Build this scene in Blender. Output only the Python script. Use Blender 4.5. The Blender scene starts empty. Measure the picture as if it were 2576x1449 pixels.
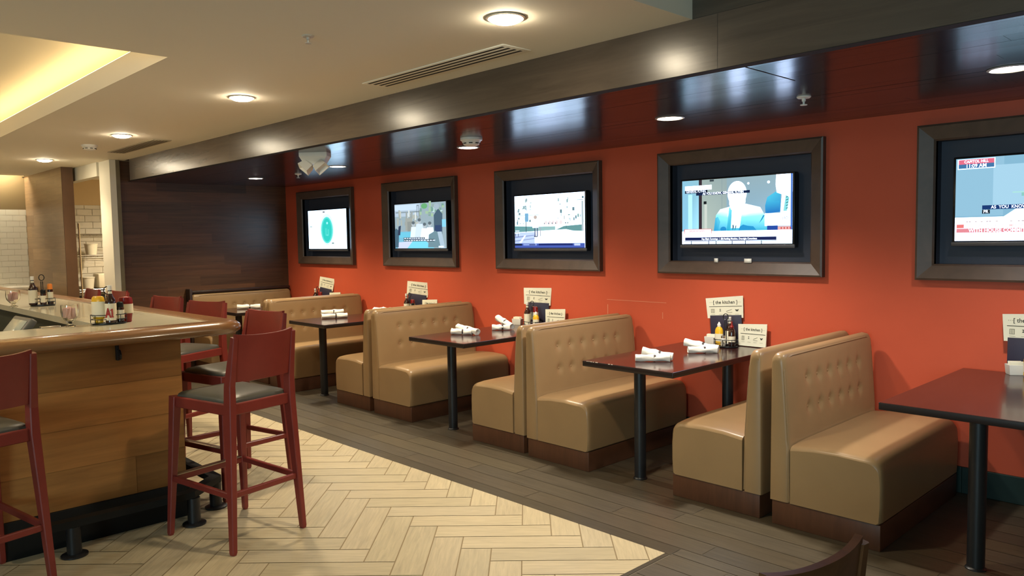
import bpy, bmesh, math, random
from mathutils import Vector, Matrix
random.seed(7)
PI = math.pi
SC = bpy.context.scene
COL = SC.collection

# ------------------------------------------------------------------ helpers
def lin(c):
    return tuple(((v/12.92) if v <= .04045 else ((v+.055)/1.055)**2.4) for v in c)

def h(s):
    return lin(tuple(int(s[i:i+2], 16)/255 for i in (0, 2, 4)))

MATS = {}
def mat(name, col, rough=.5, metal=0, coat=0, spec=.5, bump=0, bscale=40, var=0, vscale=3, emit=None, estr=0, trans=0, ior=1.45, alpha=1):
    if name in MATS: return MATS[name]
    m = bpy.data.materials.new(name); m.use_nodes = True
    nt = m.node_tree; b = nt.nodes['Principled BSDF']
    b.inputs['Base Color'].default_value = (*col, 1)
    b.inputs['Roughness'].default_value = rough
    b.inputs['Metallic'].default_value = metal
    b.inputs['Coat Weight'].default_value = coat
    b.inputs['Coat Roughness'].default_value = .08
    b.inputs['Specular IOR Level'].default_value = spec
    b.inputs['Transmission Weight'].default_value = trans
    b.inputs['IOR'].default_value = ior
    if emit:
        b.inputs['Emission Color'].default_value = (*emit, 1)
        b.inputs['Emission Strength'].default_value = estr
    if var or bump:
        tc = nt.nodes.new('ShaderNodeTexCoord')
    if var:
        n = nt.nodes.new('ShaderNodeTexNoise'); n.inputs['Scale'].default_value = vscale; n.inputs['Detail'].default_value = 5
        nt.links.new(tc.outputs['Object'], n.inputs['Vector'])
        r = nt.nodes.new('ShaderNodeMapRange'); r.inputs[1].default_value = .3; r.inputs[2].default_value = .7
        r.inputs[3].default_value = 1-var; r.inputs[4].default_value = 1+var
        nt.links.new(n.outputs['Fac'], r.inputs[0])
        mx = nt.nodes.new('ShaderNodeMix'); mx.data_type = 'RGBA'; mx.blend_type = 'MULTIPLY'; mx.inputs[0].default_value = 1
        mx.inputs[6].default_value = (*col, 1)
        nt.links.new(r.outputs[0], mx.inputs[7]); nt.links.new(mx.outputs[2], b.inputs['Base Color'])
    if bump:
        n2 = nt.nodes.new('ShaderNodeTexNoise'); n2.inputs['Scale'].default_value = bscale; n2.inputs['Detail'].default_value = 3
        nt.links.new(tc.outputs['Object'], n2.inputs['Vector'])
        bp = nt.nodes.new('ShaderNodeBump'); bp.inputs['Strength'].default_value = bump; bp.inputs['Distance'].default_value = .004
        nt.links.new(n2.outputs['Fac'], bp.inputs['Height']); nt.links.new(bp.outputs[0], b.inputs['Normal'])
    MATS[name] = m
    return m

def wood(name, col, rough=.35, su=1.6, sv=28, contrast=.35, coat=0, spec=.5, bump=.15, src='UV'):
    """streaky wood; the grain runs along the u axis of the UV map (or x of the object), a per-plank tone multiplies it"""
    if name in MATS: return MATS[name]
    m = bpy.data.materials.new(name); m.use_nodes = True
    nt = m.node_tree; b = nt.nodes['Principled BSDF']; N = nt.nodes.new; L = nt.links.new
    b.inputs['Roughness'].default_value = rough; b.inputs['Coat Weight'].default_value = coat
    b.inputs['Coat Roughness'].default_value = .07; b.inputs['Specular IOR Level'].default_value = spec
    tc = N('ShaderNodeTexCoord'); mp = N('ShaderNodeMapping')
    mp.inputs['Scale'].default_value = (su, sv, sv if src != 'UV' else 1)
    L(tc.outputs['UV' if src == 'UV' else 'Object'], mp.inputs['Vector'])
    n = N('ShaderNodeTexNoise'); n.inputs['Scale'].default_value = 1; n.inputs['Detail'].default_value = 6; n.inputs['Roughness'].default_value = .62
    n.inputs['Distortion'].default_value = .6
    L(mp.outputs[0], n.inputs['Vector'])
    r = N('ShaderNodeMapRange'); r.inputs[1].default_value = .28; r.inputs[2].default_value = .72
    r.inputs[3].default_value = 1-contrast; r.inputs[4].default_value = 1+contrast*.6
    L(n.outputs['Fac'], r.inputs[0])
    mx = N('ShaderNodeMix'); mx.data_type = 'RGBA'; mx.blend_type = 'MULTIPLY'; mx.inputs[0].default_value = 1
    mx.inputs[6].default_value = (*col, 1); L(r.outputs[0], mx.inputs[7])
    out = mx.outputs[2]
    if src == 'UV':
        at = N('ShaderNodeAttribute'); at.attribute_name = 'tone'
        m2 = N('ShaderNodeMix'); m2.data_type = 'RGBA'; m2.blend_type = 'MULTIPLY'; m2.inputs[0].default_value = 1
        L(out, m2.inputs[6]); L(at.outputs['Color'], m2.inputs[7]); out = m2.outputs[2]
    L(out, b.inputs['Base Color'])
    if bump:
        bp = N('ShaderNodeBump'); bp.inputs['Strength'].default_value = bump; bp.inputs['Distance'].default_value = .003
        L(n.outputs['Fac'], bp.inputs['Height']); L(bp.outputs[0], b.inputs['Normal'])
    MATS[name] = m
    return m

def emis(name, col, s):
    if name in MATS: return MATS[name]
    m = bpy.data.materials.new(name); m.use_nodes = True; nt = m.node_tree
    nt.nodes.remove(nt.nodes['Principled BSDF'])
    e = nt.nodes.new('ShaderNodeEmission'); e.inputs[0].default_value = (*col, 1); e.inputs[1].default_value = s
    nt.links.new(e.outputs[0], nt.nodes['Material Output'].inputs[0])
    MATS[name] = m
    return m

def obj(name, bm, mats, parent=None, loc=None, smooth=True, ang=38):
    if not isinstance(mats, (list, tuple)): mats = [mats]
    if smooth:
        lim = math.radians(ang)
        for f in bm.faces: f.smooth = True
        for e in bm.edges:
            if len(e.link_faces) == 2:
                try:
                    an = e.calc_face_angle(); a, b = (f.calc_area() for f in e.link_faces)
                    e.smooth = an < lim and not (an > .1 and max(a, b) > 14*min(a, b) and len(bm.faces) < 400)
                except ValueError: pass
    me = bpy.data.meshes.new(name); bm.to_mesh(me); bm.free()
    for m in mats: me.materials.append(m)
    o = bpy.data.objects.new(name, me); COL.objects.link(o)
    if parent: o.parent = parent
    if loc: o.location = loc
    return o

def tag(o, label, cat=None, group=None, kind=None):
    o['label'] = label
    if cat: o['category'] = cat
    if group: o['group'] = group
    if kind: o['kind'] = kind
    return o

def thing(name, label, cat, loc=(0, 0, 0), rz=0, group=None):
    o = bpy.data.objects.new(name, None); COL.objects.link(o)
    o.empty_display_size = .1
    o.location = loc; o.rotation_euler = (0, 0, rz)
    return tag(o, label, cat, group)

def dup(root, loc, rz, label, group=None):
    r = root.copy(); COL.objects.link(r); r.location = loc; r.rotation_euler = (0, 0, rz); r['label'] = label
    if group: r['group'] = group
    for ch in root.children:
        c = ch.copy(); COL.objects.link(c); c.parent = r
        for g in ch.children:
            d = g.copy(); COL.objects.link(d); d.parent = c
    return r

def struct(name, bm, mats, label, smooth=False):
    o = obj(name, bm, mats, smooth=smooth); return tag(o, label, name.split('_')[0], kind='structure')

BM = bmesh.new
def setmi(fs, mi):
    for f in fs: f.material_index = mi

def box(bm, x0, x1, y0, y1, z0, z1, bev=0, seg=2, mi=0, mtx=None):
    t = bmesh.new()
    v = [t.verts.new((x, y, z)) for x in (x0, x1) for y in (y0, y1) for z in (z0, z1)]
    for q in ((0, 1, 3, 2), (4, 6, 7, 5), (0, 4, 5, 1), (2, 3, 7, 6), (0, 2, 6, 4), (1, 5, 7, 3)):
        t.faces.new([v[i] for i in q])
    if bev:
        bmesh.ops.bevel(t, geom=list(t.edges), offset=bev, segments=seg, profile=.5, affect='EDGES')
    bmesh.ops.recalc_face_normals(t, faces=list(t.faces))
    return merge(bm, t, mi, mtx)

def merge(bm, t, mi=0, mtx=None):
    if mtx is not None: bmesh.ops.transform(t, matrix=mtx, verts=list(t.verts))
    m = {v: bm.verts.new(v.co) for v in t.verts}
    out = []
    for f in t.faces:
        nf = bm.faces.new([m[v] for v in f.verts]); nf.material_index = mi if mi is not None else f.material_index; out.append(nf)
    t.free()
    return out

def loft(bm, loops, cap=True, close=True, mi=0, ring=False):
    L = [[bm.verts.new(p) for p in lp] for lp in loops]
    fs = []; n = len(L[0])
    prs = list(zip(L, L[1:])) + ([(L[-1], L[0])] if ring else [])
    for a, b in prs:
        for i in range(n if close else n-1):
            j = (i+1) % n
            try: fs.append(bm.faces.new((a[i], a[j], b[j], b[i])))
            except ValueError: pass
    if cap and close and not ring:
        fs.append(bm.faces.new(L[0][::-1])); fs.append(bm.faces.new(L[-1]))
    setmi(fs, mi)
    bmesh.ops.recalc_face_normals(bm, faces=fs)
    return fs

def circ(c, r, n, ax=(1, 0, 0), ay=(0, 1, 0)):
    c, ax, ay = Vector(c), Vector(ax), Vector(ay)
    return [c + ax*r*math.cos(2*PI*i/n) + ay*r*math.sin(2*PI*i/n) for i in range(n)]

def lathe(bm, prof, c=(0, 0, 0), n=20, mi=0, sx=1, sy=1):
    c = Vector(c)
    loops = [[c+Vector((max(r, 1e-4)*sx*math.cos(2*PI*i/n), max(r, 1e-4)*sy*math.sin(2*PI*i/n), z)) for i in range(n)] for r, z in prof]
    return loft(bm, loops, mi=mi)

def tube(bm, pts, r, n=8, closed=False, mi=0, flat=1):
    P = [Vector(p) for p in pts]; loops = []; up = None
    for i, p in enumerate(P):
        a = P[i-1] if (i or closed) else P[0]; b = P[(i+1) % len(P)] if (i < len(P)-1 or closed) else P[-1]
        d = (b-a).normalized()
        if up is None:
            up = Vector((0, 0, 1)) if abs(d.z) < .9 else Vector((1, 0, 0))
        s = d.cross(up).normalized(); u = s.cross(d).normalized(); up = u
        loops.append(circ(p, r, n, s, u*flat))
    return loft(bm, loops, mi=mi, ring=closed)

def beam(bm, p0, p1, w0, w1, side=(0, 1, 0), mi=0, bev=.004):
    """tapering rectangular bar: w = (size across side axis, size across the other axis)"""
    p0, p1 = Vector(p0), Vector(p1); d = (p1-p0).normalized(); s = Vector(side); s = (s-d*s.dot(d)).normalized(); u = d.cross(s)
    def lp(p, w):
        a, b = w[0]/2, w[1]/2; k = min(bev, a*.8, b*.8)
        return [p+s*x+u*y for x, y in ((-a+k, -b), (a-k, -b), (a, -b+k), (a, b-k), (a-k, b), (-a+k, b), (-a, b-k), (-a, -b+k))]
    return loft(bm, [lp(p0, w0), lp(p1, w1)], mi=mi)

def prism(bm, poly, z0, z1, mi=0):
    return loft(bm, [[(x, y, z0) for x, y in poly], [(x, y, z1) for x, y in poly]], mi=mi)

def quad(bm, a, b, c, d, mi=0):
    f = bm.faces.new([bm.verts.new(p) for p in (a, b, c, d)]); f.material_index = mi; return f

def text_obj(name, s, size, mtx, m, parent=None, align='CENTER', sx=1, depth=0, bold=.012):
    cu = bpy.data.curves.new('lettering', 'FONT'); cu.body = s; cu.size = size; cu.align_x = align; cu.align_y = 'CENTER'; cu.extrude = depth
    cu.resolution_u = 3; cu.offset = bold*size
    t = bpy.data.objects.new('lettering', cu); COL.objects.link(t)
    bpy.context.view_layer.update()
    me = bpy.data.meshes.new_from_object(t.evaluated_get(bpy.context.evaluated_depsgraph_get()))
    bpy.data.objects.remove(t); bpy.data.curves.remove(cu)
    me.transform(mtx @ Matrix.Diagonal((sx, 1, 1, 1)))
    me.name = name; me.materials.clear(); me.materials.append(m)
    o = bpy.data.objects.new(name, me); COL.objects.link(o)
    if parent: o.parent = parent
    return o

# plank sheets ----------------------------------------------------
def clip(poly, x0, x1, y0, y1):
    for ax, lim, sg in ((0, x0, 1), (0, x1, -1), (1, y0, 1), (1, y1, -1)):
        out = []
        for i in range(len(poly)):
            a, b = poly[i-1], poly[i]
            da, db = (a[ax]-lim)*sg, (b[ax]-lim)*sg
            if (da >= 0) != (db >= 0):
                t = da/(da-db); out.append((a[0]+(b[0]-a[0])*t, a[1]+(b[1]-a[1])*t))
            if db >= 0: out.append(b)
        poly = out
        if len(poly) < 3: return []
    return poly

class Sheet:
    """planks laid on a plane: origin + A*a + B*b, each with its own tone and grain offset"""
    def __init__(s, o, A, B):
        s.bm = BM(); s.o, s.A, s.B = Vector(o), Vector(A), Vector(B)
        s.uv = s.bm.loops.layers.uv.new('UVMap'); s.tone = s.bm.loops.layers.float_color.new('tone')
    def at(s, a, b, lift=0):
        return s.o + s.A*a + s.B*b + s.A.cross(s.B)*lift
    def plank(s, poly, g, tone, mi=0, lift=0):
        f = s.bm.faces.new([s.bm.verts.new(s.at(a, b, lift)) for a, b in poly]); f.material_index = mi
        r1, r2 = random.random()*20, random.random()*20
        for l, (a, b) in zip(f.loops, poly):
            l[s.uv].uv = (a*g[0]+b*g[1]+r1, -a*g[1]+b*g[0]+r2); l[s.tone] = tone
        return f
    def rows(s, a0, a1, b0, b1, L, W, gap=.0015, tones=((1, 1, 1),), mi=0, jit=.15, off='rand', lift=0, tilt=0):
        n = 0; b = b0
        while b < b1-1e-4:
            be = min(b+W, b1); tl = random.uniform(-tilt, tilt)
            a = a0 - (random.random()*L if off == 'rand' else (L*.5 if n % 2 else 0))
            while a < a1:
                ae = a+L
                if ae > a0:
                    x0, x1 = max(a, a0), min(ae, a1)
                    if x1-x0 > .01:
                        t = random.choice(tones); k = 1+random.uniform(-jit, jit)
                        s.plank([(x0+gap, b+gap), (x1-gap, b+gap), (x1-gap, be-gap), (x0+gap, be-gap)], (1, 0), (t[0]*k, t[1]*k, t[2]*k, 1), mi, lift)
                        if tilt:
                            n_ = s.A.cross(s.B)
                            for v, sg in zip(list(s.bm.faces)[-1].verts, (-1, -1, 1, 1)): v.co += n_*(sg*tl)
                a = ae
            b = be; n += 1
    def back(s, a0, a1, b0, b1, mi, lift=-.002):
        s.plank([(a0, b0), (a1, b0), (a1, b1), (a0, b1)], (1, 0), (1, 1, 1, 1), mi, lift)

# ------------------------------------------------------------------ materials
M_red = mat('red_wall_paint', (.53, .086, .038), .45, bump=.05, bscale=120, var=.03, spec=.35)
M_ceil = mat('warm_white_ceiling_paint', (.80, .74, .62), .8, bump=.03, bscale=90)
M_dry = mat('beige_drywall', (.66, .62, .50), .75)
M_dark_joint = mat('dark_joint', (.015, .012, .01), .8)
M_wallwood = wood('dark_wall_planks', (.088, .043, .022), .40, contrast=.4)
M_lightwood = wood('grey_brown_wall_planks', (.24, .155, .085), .42, contrast=.25)
M_jamb = wood('brown_jamb_wood', (.10, .048, .022), .45, src='OBJ', su=28, sv=1.6, contrast=.3)
M_olive = mat('olive_wood_edge', (.16, .13, .075), .5, var=.15, vscale=5)
M_soffit = wood('grey_brown_soffit_veneer', (.085, .064, .047), .27, contrast=.3, su=1.2, sv=14, bump=0)
M_lowceil = wood('dark_glossy_ceiling_boards', (.036, .015, .018), .19, contrast=.3, bump=.03, spec=.45)
M_barwood = wood('honey_bar_panels', (.32, .138, .036), .38, contrast=.25, su=2.0, sv=22, bump=.05)
M_rail = wood('varnished_bar_rail', (.25, .115, .042), .24, src='OBJ', su=14, sv=2, contrast=.15, coat=.35, bump=0)
M_stone = mat('cream_polished_counter', (.58, .54, .40), .10, var=.02, vscale=18, spec=.5)
M_black = mat('black_rubber_base', (.009, .009, .008), .65, spec=.25)
M_blackmetal = mat('black_painted_metal', (.012, .012, .013), .38)
M_light_tile = wood('pale_wood_look_tile', (.455, .38, .24), .42, contrast=.20, su=5, sv=60, bump=.12)
M_dark_tile = wood('dark_wood_look_tile', (.072, .058, .037), .40, contrast=.28, su=4, sv=60, bump=.1)
M_grout_l = mat('tan_grout', (.25, .19, .105), .9)
M_grout_d = mat('grey_grout', (.15, .125, .085), .9)
M_strip = mat('dark_floor_strip', (.035, .028, .018), .5)
M_tan = mat('tan_vinyl', (.290, .182, .086), .34, bump=.04, bscale=300, var=.05, vscale=4, spec=.45)
M_welt = mat('tan_vinyl_welt', (.27, .17, .08), .4)
M_kick = wood('brown_kick_board', (.085, .032, .014), .4, src='OBJ', su=20, sv=3, contrast=.3, bump=.03)
M_table = wood('mahogany_table_top', (.036, .011, .009), .20, src='OBJ', su=22, sv=2.5, contrast=.3, coat=.2, bump=0)
M_tedge = mat('dark_table_edge', (.018, .011, .010), .35)
M_stool = mat('red_painted_wood', (.185, .026, .018), .36, var=.08, vscale=9, spec=.45)
M_seat = mat('grey_olive_vinyl', (.075, .070, .052), .42, bump=.03, bscale=200)
M_plate = mat('worn_metal_foot_plate', (.42, .33, .22), .3, metal=.7)
M_frame = wood('brown_frame_wood', (.080, .048, .032), .45, src='OBJ', su=8, sv=8, contrast=.25, bump=.02)
M_recess = mat('veil_tinted_recess', (.034, .040, .060), .6)  # bluish lens veil over the dark recess is put into its base colour
M_bezel = mat('black_tv_plastic', (.01, .01, .012), .25)
M_bezel_s = mat('grey_tv_trim', (.10, .10, .11), .3, metal=.4)
M_white = mat('white_plastic', (.75, .72, .64), .4)
M_paper = mat('cream_paper', (.72, .68, .52), .7)
M_ink = mat('dark_print', (.045, .042, .03), .8)
M_ink2 = mat('grey_print', (.26, .24, .17), .8)
M_navy = mat('navy_menu_board', (.022, .016, .035), .5)
M_cloth = mat('white_napkin_cloth', (.80, .76, .68), .9, bump=.25, bscale=60)
M_band = mat('dark_napkin_band', (.06, .045, .04), .7)
M_mustard = mat('yellow_mustard_plastic', (.72, .40, .02), .3)
M_ketchup = mat('red_ketchup_plastic', (.20, .012, .010), .25)
M_sauce = mat('dark_brown_sauce_glass', (.03, .010, .006), .12, coat=.5)
M_label = mat('cream_bottle_label', (.70, .64, .48), .6)
M_redprint = mat('red_label_print', (.30, .02, .012), .6)
M_orange = mat('orange_cap_plastic', (.75, .22, .02), .4)
M_glass = mat('clear_glass', (.95, .95, .92), .03, trans=1, ior=1.45)
M_pink = mat('pink_sweetener_packet', (.78, .48, .42), .7)
M_chrome = mat('chrome_wire', (.62, .60, .55), .22, metal=1)
M_steel = mat('dark_steel', (.10, .105, .09), .35, metal=.6)
M_well = mat('dark_green_bar_mat', (.030, .036, .022), .55)
M_devgrey = mat('grey_device_plastic', (.10, .095, .08), .45)
M_screenoff = mat('pale_device_screen', (.33, .35, .30), .2)
M_tile = mat('white_glazed_tile', (.70, .67, .57), .15)
M_tilegrout = mat('tile_grout', (.50, .46, .36), .9)
M_kpaint = mat('tan_kitchen_paint', (.62, .47, .26), .8)
M_brownpaint = mat('olive_brown_paint', (.17, .12, .055), .7)
M_bbase = mat('dark_green_baseboard', (.010, .026, .022), .45)
M_brownchair = wood('brown_chair_wood', (.11, .042, .014), .35, src='OBJ', su=3, sv=18, contrast=.3)
M_lamp = emis('lamp_lens_glow', (1, .86, .62), 200)
M_lamp_c = emis('cool_lamp_lens_glow', (1, .93, .80), 30)
M_cove = emis('warm_cove_strip_glow', (1, .72, .34), 17)
M_cove2 = emis('wall_wash_strip_glow', (1, .90, .68), 62)
M_trimring = mat('lamp_trim_ring', (.55, .50, .42), .35, metal=.3)
M_vent = mat('dark_vent_slot', (.03, .026, .02), .7)
M_plain = mat('plain_beige_wall', (.45, .38, .28), .8)
M_scuff = mat('pale_wall_scuff', (.62, .22, .12), .7)

# ------------------------------------------------------------------ setting
XL, YB, ZC, ZL, YS, ZH = -9.5, 5.0, 2.49, 2.256, 2.988, 2.585
# floor: herringbone of pale wood-look tile, long dark planks beside it
fx0, fx1, fy0, fy1 = -12.5, -2.15, -4.6, 3.072
S = Sheet((0, 0, 0), (1, 0, 0), (0, 1, 0))
W_, L_ = .1524, .6096
U = Vector((1, 1))/math.sqrt(2); V = Vector((1, -1))/math.sqrt(2); P0 = Vector((-3.667, 2.524))
g = .0030
for k in range(-70, 60):
    for r in range(-12, 14):
        for horiz in (0, 1):
            bu, bv = k*W_ + r*L_, k*W_ - r*L_
            if horiz: q = (bu, bu+L_, bv, bv+W_)
            else: q = (bu-W_, bu, bv, bv+L_)
            poly = [P0+U*a+V*b for a, b in ((q[0]+g, q[2]+g), (q[1]-g, q[2]+g), (q[1]-g, q[3]-g), (q[0]+g, q[3]-g))]
            poly = clip([(p.x, p.y) for p in poly], fx0, fx1, fy0, fy1)
            if poly:
                t = random.choice(((1, 1, 1), (.96, .95, .93), (1.04, 1.03, 1.0), (.93, .93, .9))); d = U if horiz else V
                poly = poly[::-1]
                S.plank(poly, (d.x, d.y), (*t, 1), 0)
S.back(fx0, fx1, fy0, fy1, 1)
tones_d = ((1, 1, 1), (.9, .9, .92), (1.1, 1.08, 1.0), (1.0, .96, .9))
S.rows(fx0, 4.2, 3.17, 5.1, 1.22, .145, .002, tones_d, mi=2, jit=.06)
S.rows(fx1+.03, 4.2, -4.6, 3.17, 1.22, .145, .002, tones_d, mi=2, jit=.06)
S.rows(fx0, fx1+.03, 3.072, 3.17, 3.0, .098, .001, ((.75, .72, .62),), mi=2, jit=.02)
S.rows(fx1, fx1+.03, -4.6, 3.072, .03, 1.2, .001, ((.75, .72, .62),), mi=2, jit=.02)
S.back(fx0, 4.2, 3.072, 5.1, 3); S.back(fx1, 4.2, -4.6, 3.072, 3)
for f in S.bm.faces:
    if f.normal.z < 0: f.normal_flip()
bmesh.ops.recalc_face_normals(S.bm, faces=[])
struct('floor', S.bm, [M_light_tile, M_grout_l, M_dark_tile, M_grout_d], 'pale herringbone wood-look tile beside long dark plank tile')

# red wall with five recesses behind the screens
FR = [(-9.14, -7.845), (-7.225, -5.955), (-5.372, -4.105), (-3.527, -2.233), (-1.666, -.38)]
FZ0, FZ1, FW = 1.253, 2.166, .095
RZ0, RZ1 = FZ0+FW-.002, FZ1-FW+.002
bm = BM()
def wq(x0, x1, z0, z1): quad(bm, (x0, YB, z0), (x1, YB, z0), (x1, YB, z1), (x0, YB, z1))
wq(XL, 4.2, 0, RZ0); wq(XL, 4.2, RZ1, ZL+.02)
px = XL
for a, b in FR:
    wq(px, a+FW, RZ0, RZ1); px = b-FW
wq(px, 4.2, RZ0, RZ1)
struct('wall_back', bm, M_red, 'orange red painted wall behind the booths')
bm = BM(); box(bm, -1.4, 4.2, YB-.014, YB, 0, .158, .004); box(bm, XL, -1.4, YB-.014, YB, 0, .158, .004)
struct('baseboard_back', bm, M_bbase, 'dark green baseboard under the red wall')

# dark plank wall at the far end of the booths
S = Sheet((XL, 2.93, 0), (0, 1, 0), (0, 0, 1))
S.rows(0, 2.1, 0, 2.6, 1.1, .127, .0003, ((1, 1, 1), (.86, .87, .88), (1.15, 1.08, 1.05), (.92, .88, .88), (1.3, 1.2, 1.12), (.8, .82, .84)), jit=.08)
S.back(0, 2.1, 0, 2.6, 1)
box(S.bm, XL-.1, XL-.004, 2.93, 5.03, 0, 2.6, mi=1)
struct('wall_left', S.bm, [M_wallwood, M_dark_joint], 'dark brown horizontal plank wall beyond the last booth')
bm = BM(); box(bm, XL-.06, XL+.08, 2.89, 2.934, 0, ZC, .003)
struct('trim_1', bm, M_olive, 'narrow olive wood edge beside the white column')
bm = BM(); box(bm, -9.80, -9.419, 2.825, 2.889, 0, ZC); box(bm, -11.3, -9.80, 2.80, 2.90, 2.33, ZC); box(bm, -9.68, -9.61, 2.90, 5.0, 0, ZC)
struct('wall_doorway', bm, M_dry, 'beige drywall column and header around the kitchen opening')
# partition of grey brown boards with a brown end
S = Sheet((-12.5, 2.63, 0), (1, 0, 0), (0, 0, 1))
S.rows(0, 1.9, 0, ZC, .9, .15, .0006, ((1, 1, 1), (.9, .85, .8), (1.12, 1.1, 1.05)), jit=.08)
box(S.bm, -12.5, -10.6, 2.633, 2.76, 0, ZC, mi=1)
struct('wall_partition', S.bm, [M_lightwood, M_jamb], 'grey brown plank partition with a dark brown end')
# far wall: white brick tile with paint over it
S = Sheet((-12.45, -4.6, 0), (0, 1, 0), (0, 0, 1))
S.rows(0, 7.23, 0, 2.04, .157, .0785, .0018, ((1, 1, 1),), jit=.03, off='half', lift=.006)
S.rows(7.35, 9.6, 0, 2.115, .205, .0935, .003, ((1, 1, 1),), jit=.03, off='half', lift=.006)
S.back(0, 7.23, 0, 2.04, 1); S.back(7.35, 9.6, 0, 2.115, 1)
S.back(0, 7.23, 2.04, 2.75, 2, 0); S.back(7.3, 9.6, 2.115, 2.75, 3, 0)
struct('wall_far', S.bm, [M_tile, M_tilegrout, M_brownpaint, M_kpaint], 'white brick-tiled wall beyond the bar and in the kitchen')
bm = BM(); quad(bm, (4.0, -4.6, 0), (4.0, 5.1, 0), (4.0, 5.1, 2.75), (4.0, -4.6, 2.75))
struct('wall_right', bm, M_plain, 'plain wall at the near end of the room')
bm = BM(); quad(bm, (-12.5, -4.6, 0), (4.2, -4.6, 0), (4.2, -4.6, 2.75), (-12.5, -4.6, 2.75))
struct('wall_front', bm, M_plain, 'plain wall opposite the booths')
bm = BM(); quad(bm, (-12.5, 5.05, 0), (-9.5, 5.05, 0), (-9.5, 5.05, 2.6), (-12.5, 5.05, 2.6))
struct('wall_kitchen', bm, M_kpaint, 'tan kitchen side wall')

# ceilings
bm = BM()
TX0, TX1, TY0, TY1 = -8.9, -4.08, -2.6, 1.525
def cq(x0, x1, y0, y1, z): quad(bm, (x0, y0, z), (x0, y1, z), (x1, y1, z), (x1, y0, z))
cq(TX1, -1.937, -4.6, YS, ZC); cq(-12.22, TX0, -4.6, YS, ZC); cq(TX0, TX1, TY1, YS, ZC); cq(TX0, TX1, -4.6, TY0, ZC)
cq(-12.5, -9.42, YS, 5.1, ZC); cq(-12.5, -12.2, 2.6, YS, ZC)
quad(bm, (-1.937, -4.6, ZC), (-1.937, YS, ZC), (-1.937, YS, ZH+.02), (-1.937, -4.6, ZH+.02))
cq(-1.94, 4.2, -4.6, YS, ZH)
cl, ld, zt, zw = 2.615, .30, 2.615, 2.76
for (ax, ay, bx, by) in ((TX0, TY1, TX1, TY1), (TX1, TY0, TX0, TY0), (TX1, TY1, TX1, TY0), (TX0, TY0, TX0, TY1)):
    quad(bm, (ax, ay, ZC), (bx, by, ZC), (bx, by, cl), (ax, ay, cl))
o0, o1, p0, p1 = TX0-ld, TX1+ld, TY0-ld, TY1+ld
cq(o0, o1, TY1, p1, zt); cq(o0, o1, p0, TY0, zt); cq(o0, TX0, TY0, TY1, zt); cq(TX1, o1, TY0, TY1, zt)
for (ax, ay, bx, by) in ((o0, p1, o1, p1), (o1, p0, o0, p0), (o1, p1, o1, p0), (o0, p0, o0, p1)):
    quad(bm, (ax, ay, zt), (bx, by, zt), (bx, by, zw), (ax, ay, zw))
cq(o0, o1, p0, p1, zw)
quad(bm, (-12.22, -4.6, ZC), (-12.22, 2.63, ZC), (-12.22, 2.63, 2.6), (-12.22, -4.6, 2.6)); cq(-12.5, -12.2, -4.6, 2.63, 2.66)
struct('ceiling', bm, M_ceil, 'warm white ceiling with a lit raised tray')
bm = BM()
for a, b, c, d in ((TX0-.05, TX1+.05, TY1+.03, TY1+.05), (TX0-.05, TX1+.05, TY0-.05, TY0-.03), (TX0-.05, TX0-.03, TY0-.03, TY1+.03), (TX1+.03, TX1+.05, TY0-.03, TY1+.03)):
    box(bm, a, b, c, d, zt+.003, zt+.022)
tag(obj('cove_light_strip', bm, M_cove, smooth=False), 'warm glowing light strip hidden behind the lip of the ceiling tray', 'light')
bm = BM(); box(bm, -12.30, -12.25, -4.5, 2.55, 2.56, 2.585)
tag(obj('cove_light_strip', bm, M_cove2, smooth=False), 'light strip in the ceiling slot washing the white tiled wall', 'light')
S = Sheet((-9.5, 5.1, ZL), (1, 0, 0), (0, -1, 0))
S.rows(0, 13.7, 0, 2.06, 2.4, .112, .0006, ((1, 1, 1), (.9, .88, .9), (1.1, 1.05, 1.05)), jit=.06, tilt=.0004)
S.back(0, 13.7, 0, 2.06, 1, -.002)
struct('ceiling', S.bm, [M_lowceil, M_dark_joint], 'low glossy dark board ceiling over the booths')
S = Sheet((-9.27, YS, ZL), (1, 0, 0), (0, 0, 1))
S.rows(0, 13.4, 0, .235, 2.43, .235, .0008, ((1, 1, 1), (.92, .9, .88), (1.08, 1.04, 1)), jit=.05)
S.rows(0, 13.4, .235, .60, 2.43, .30, .0008, ((1, 1, 1), (.9, .9, .88)), jit=.05)
box(S.bm, -9.27, 4.2, YS+.002, YS+.06, ZL-.001, 2.86, mi=1)
struct('trim_2', S.bm, [M_soffit, M_dark_joint], 'long grey brown wood soffit beam under the ceiling edge')
# faint repaired patch outline on the red wall
bm = BM()
for a in ((-4.067, 1.018, -3.479, 1.022), (-4.062, .90, -4.055, .98), (-3.515, .895, -3.510, .945)):
    box(bm, min(a[0], a[2]), max(a[0], a[2]), YB-.0015, YB-.0003, a[1], max(a[3], a[1]+.004))
struct('trim_3', bm, M_scuff, 'pale scuffed outline on the red wall above a booth back')

# ------------------------------------------------------------------ wall frames and televisions
def frame_loop(bm, x0, x1, z0, z1, prof, mi=0):
    loops = []
    for cx, cz, sx, sz in ((x0, z0, 1, 1), (x1, z0, -1, 1), (x1, z1, -1, -1), (x0, z1, 1, -1)):
        loops.append([(cx+sx*d, y, cz+sz*d) for d, y in prof])
    return loft(bm, loops, cap=False, ring=True, mi=mi)

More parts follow.
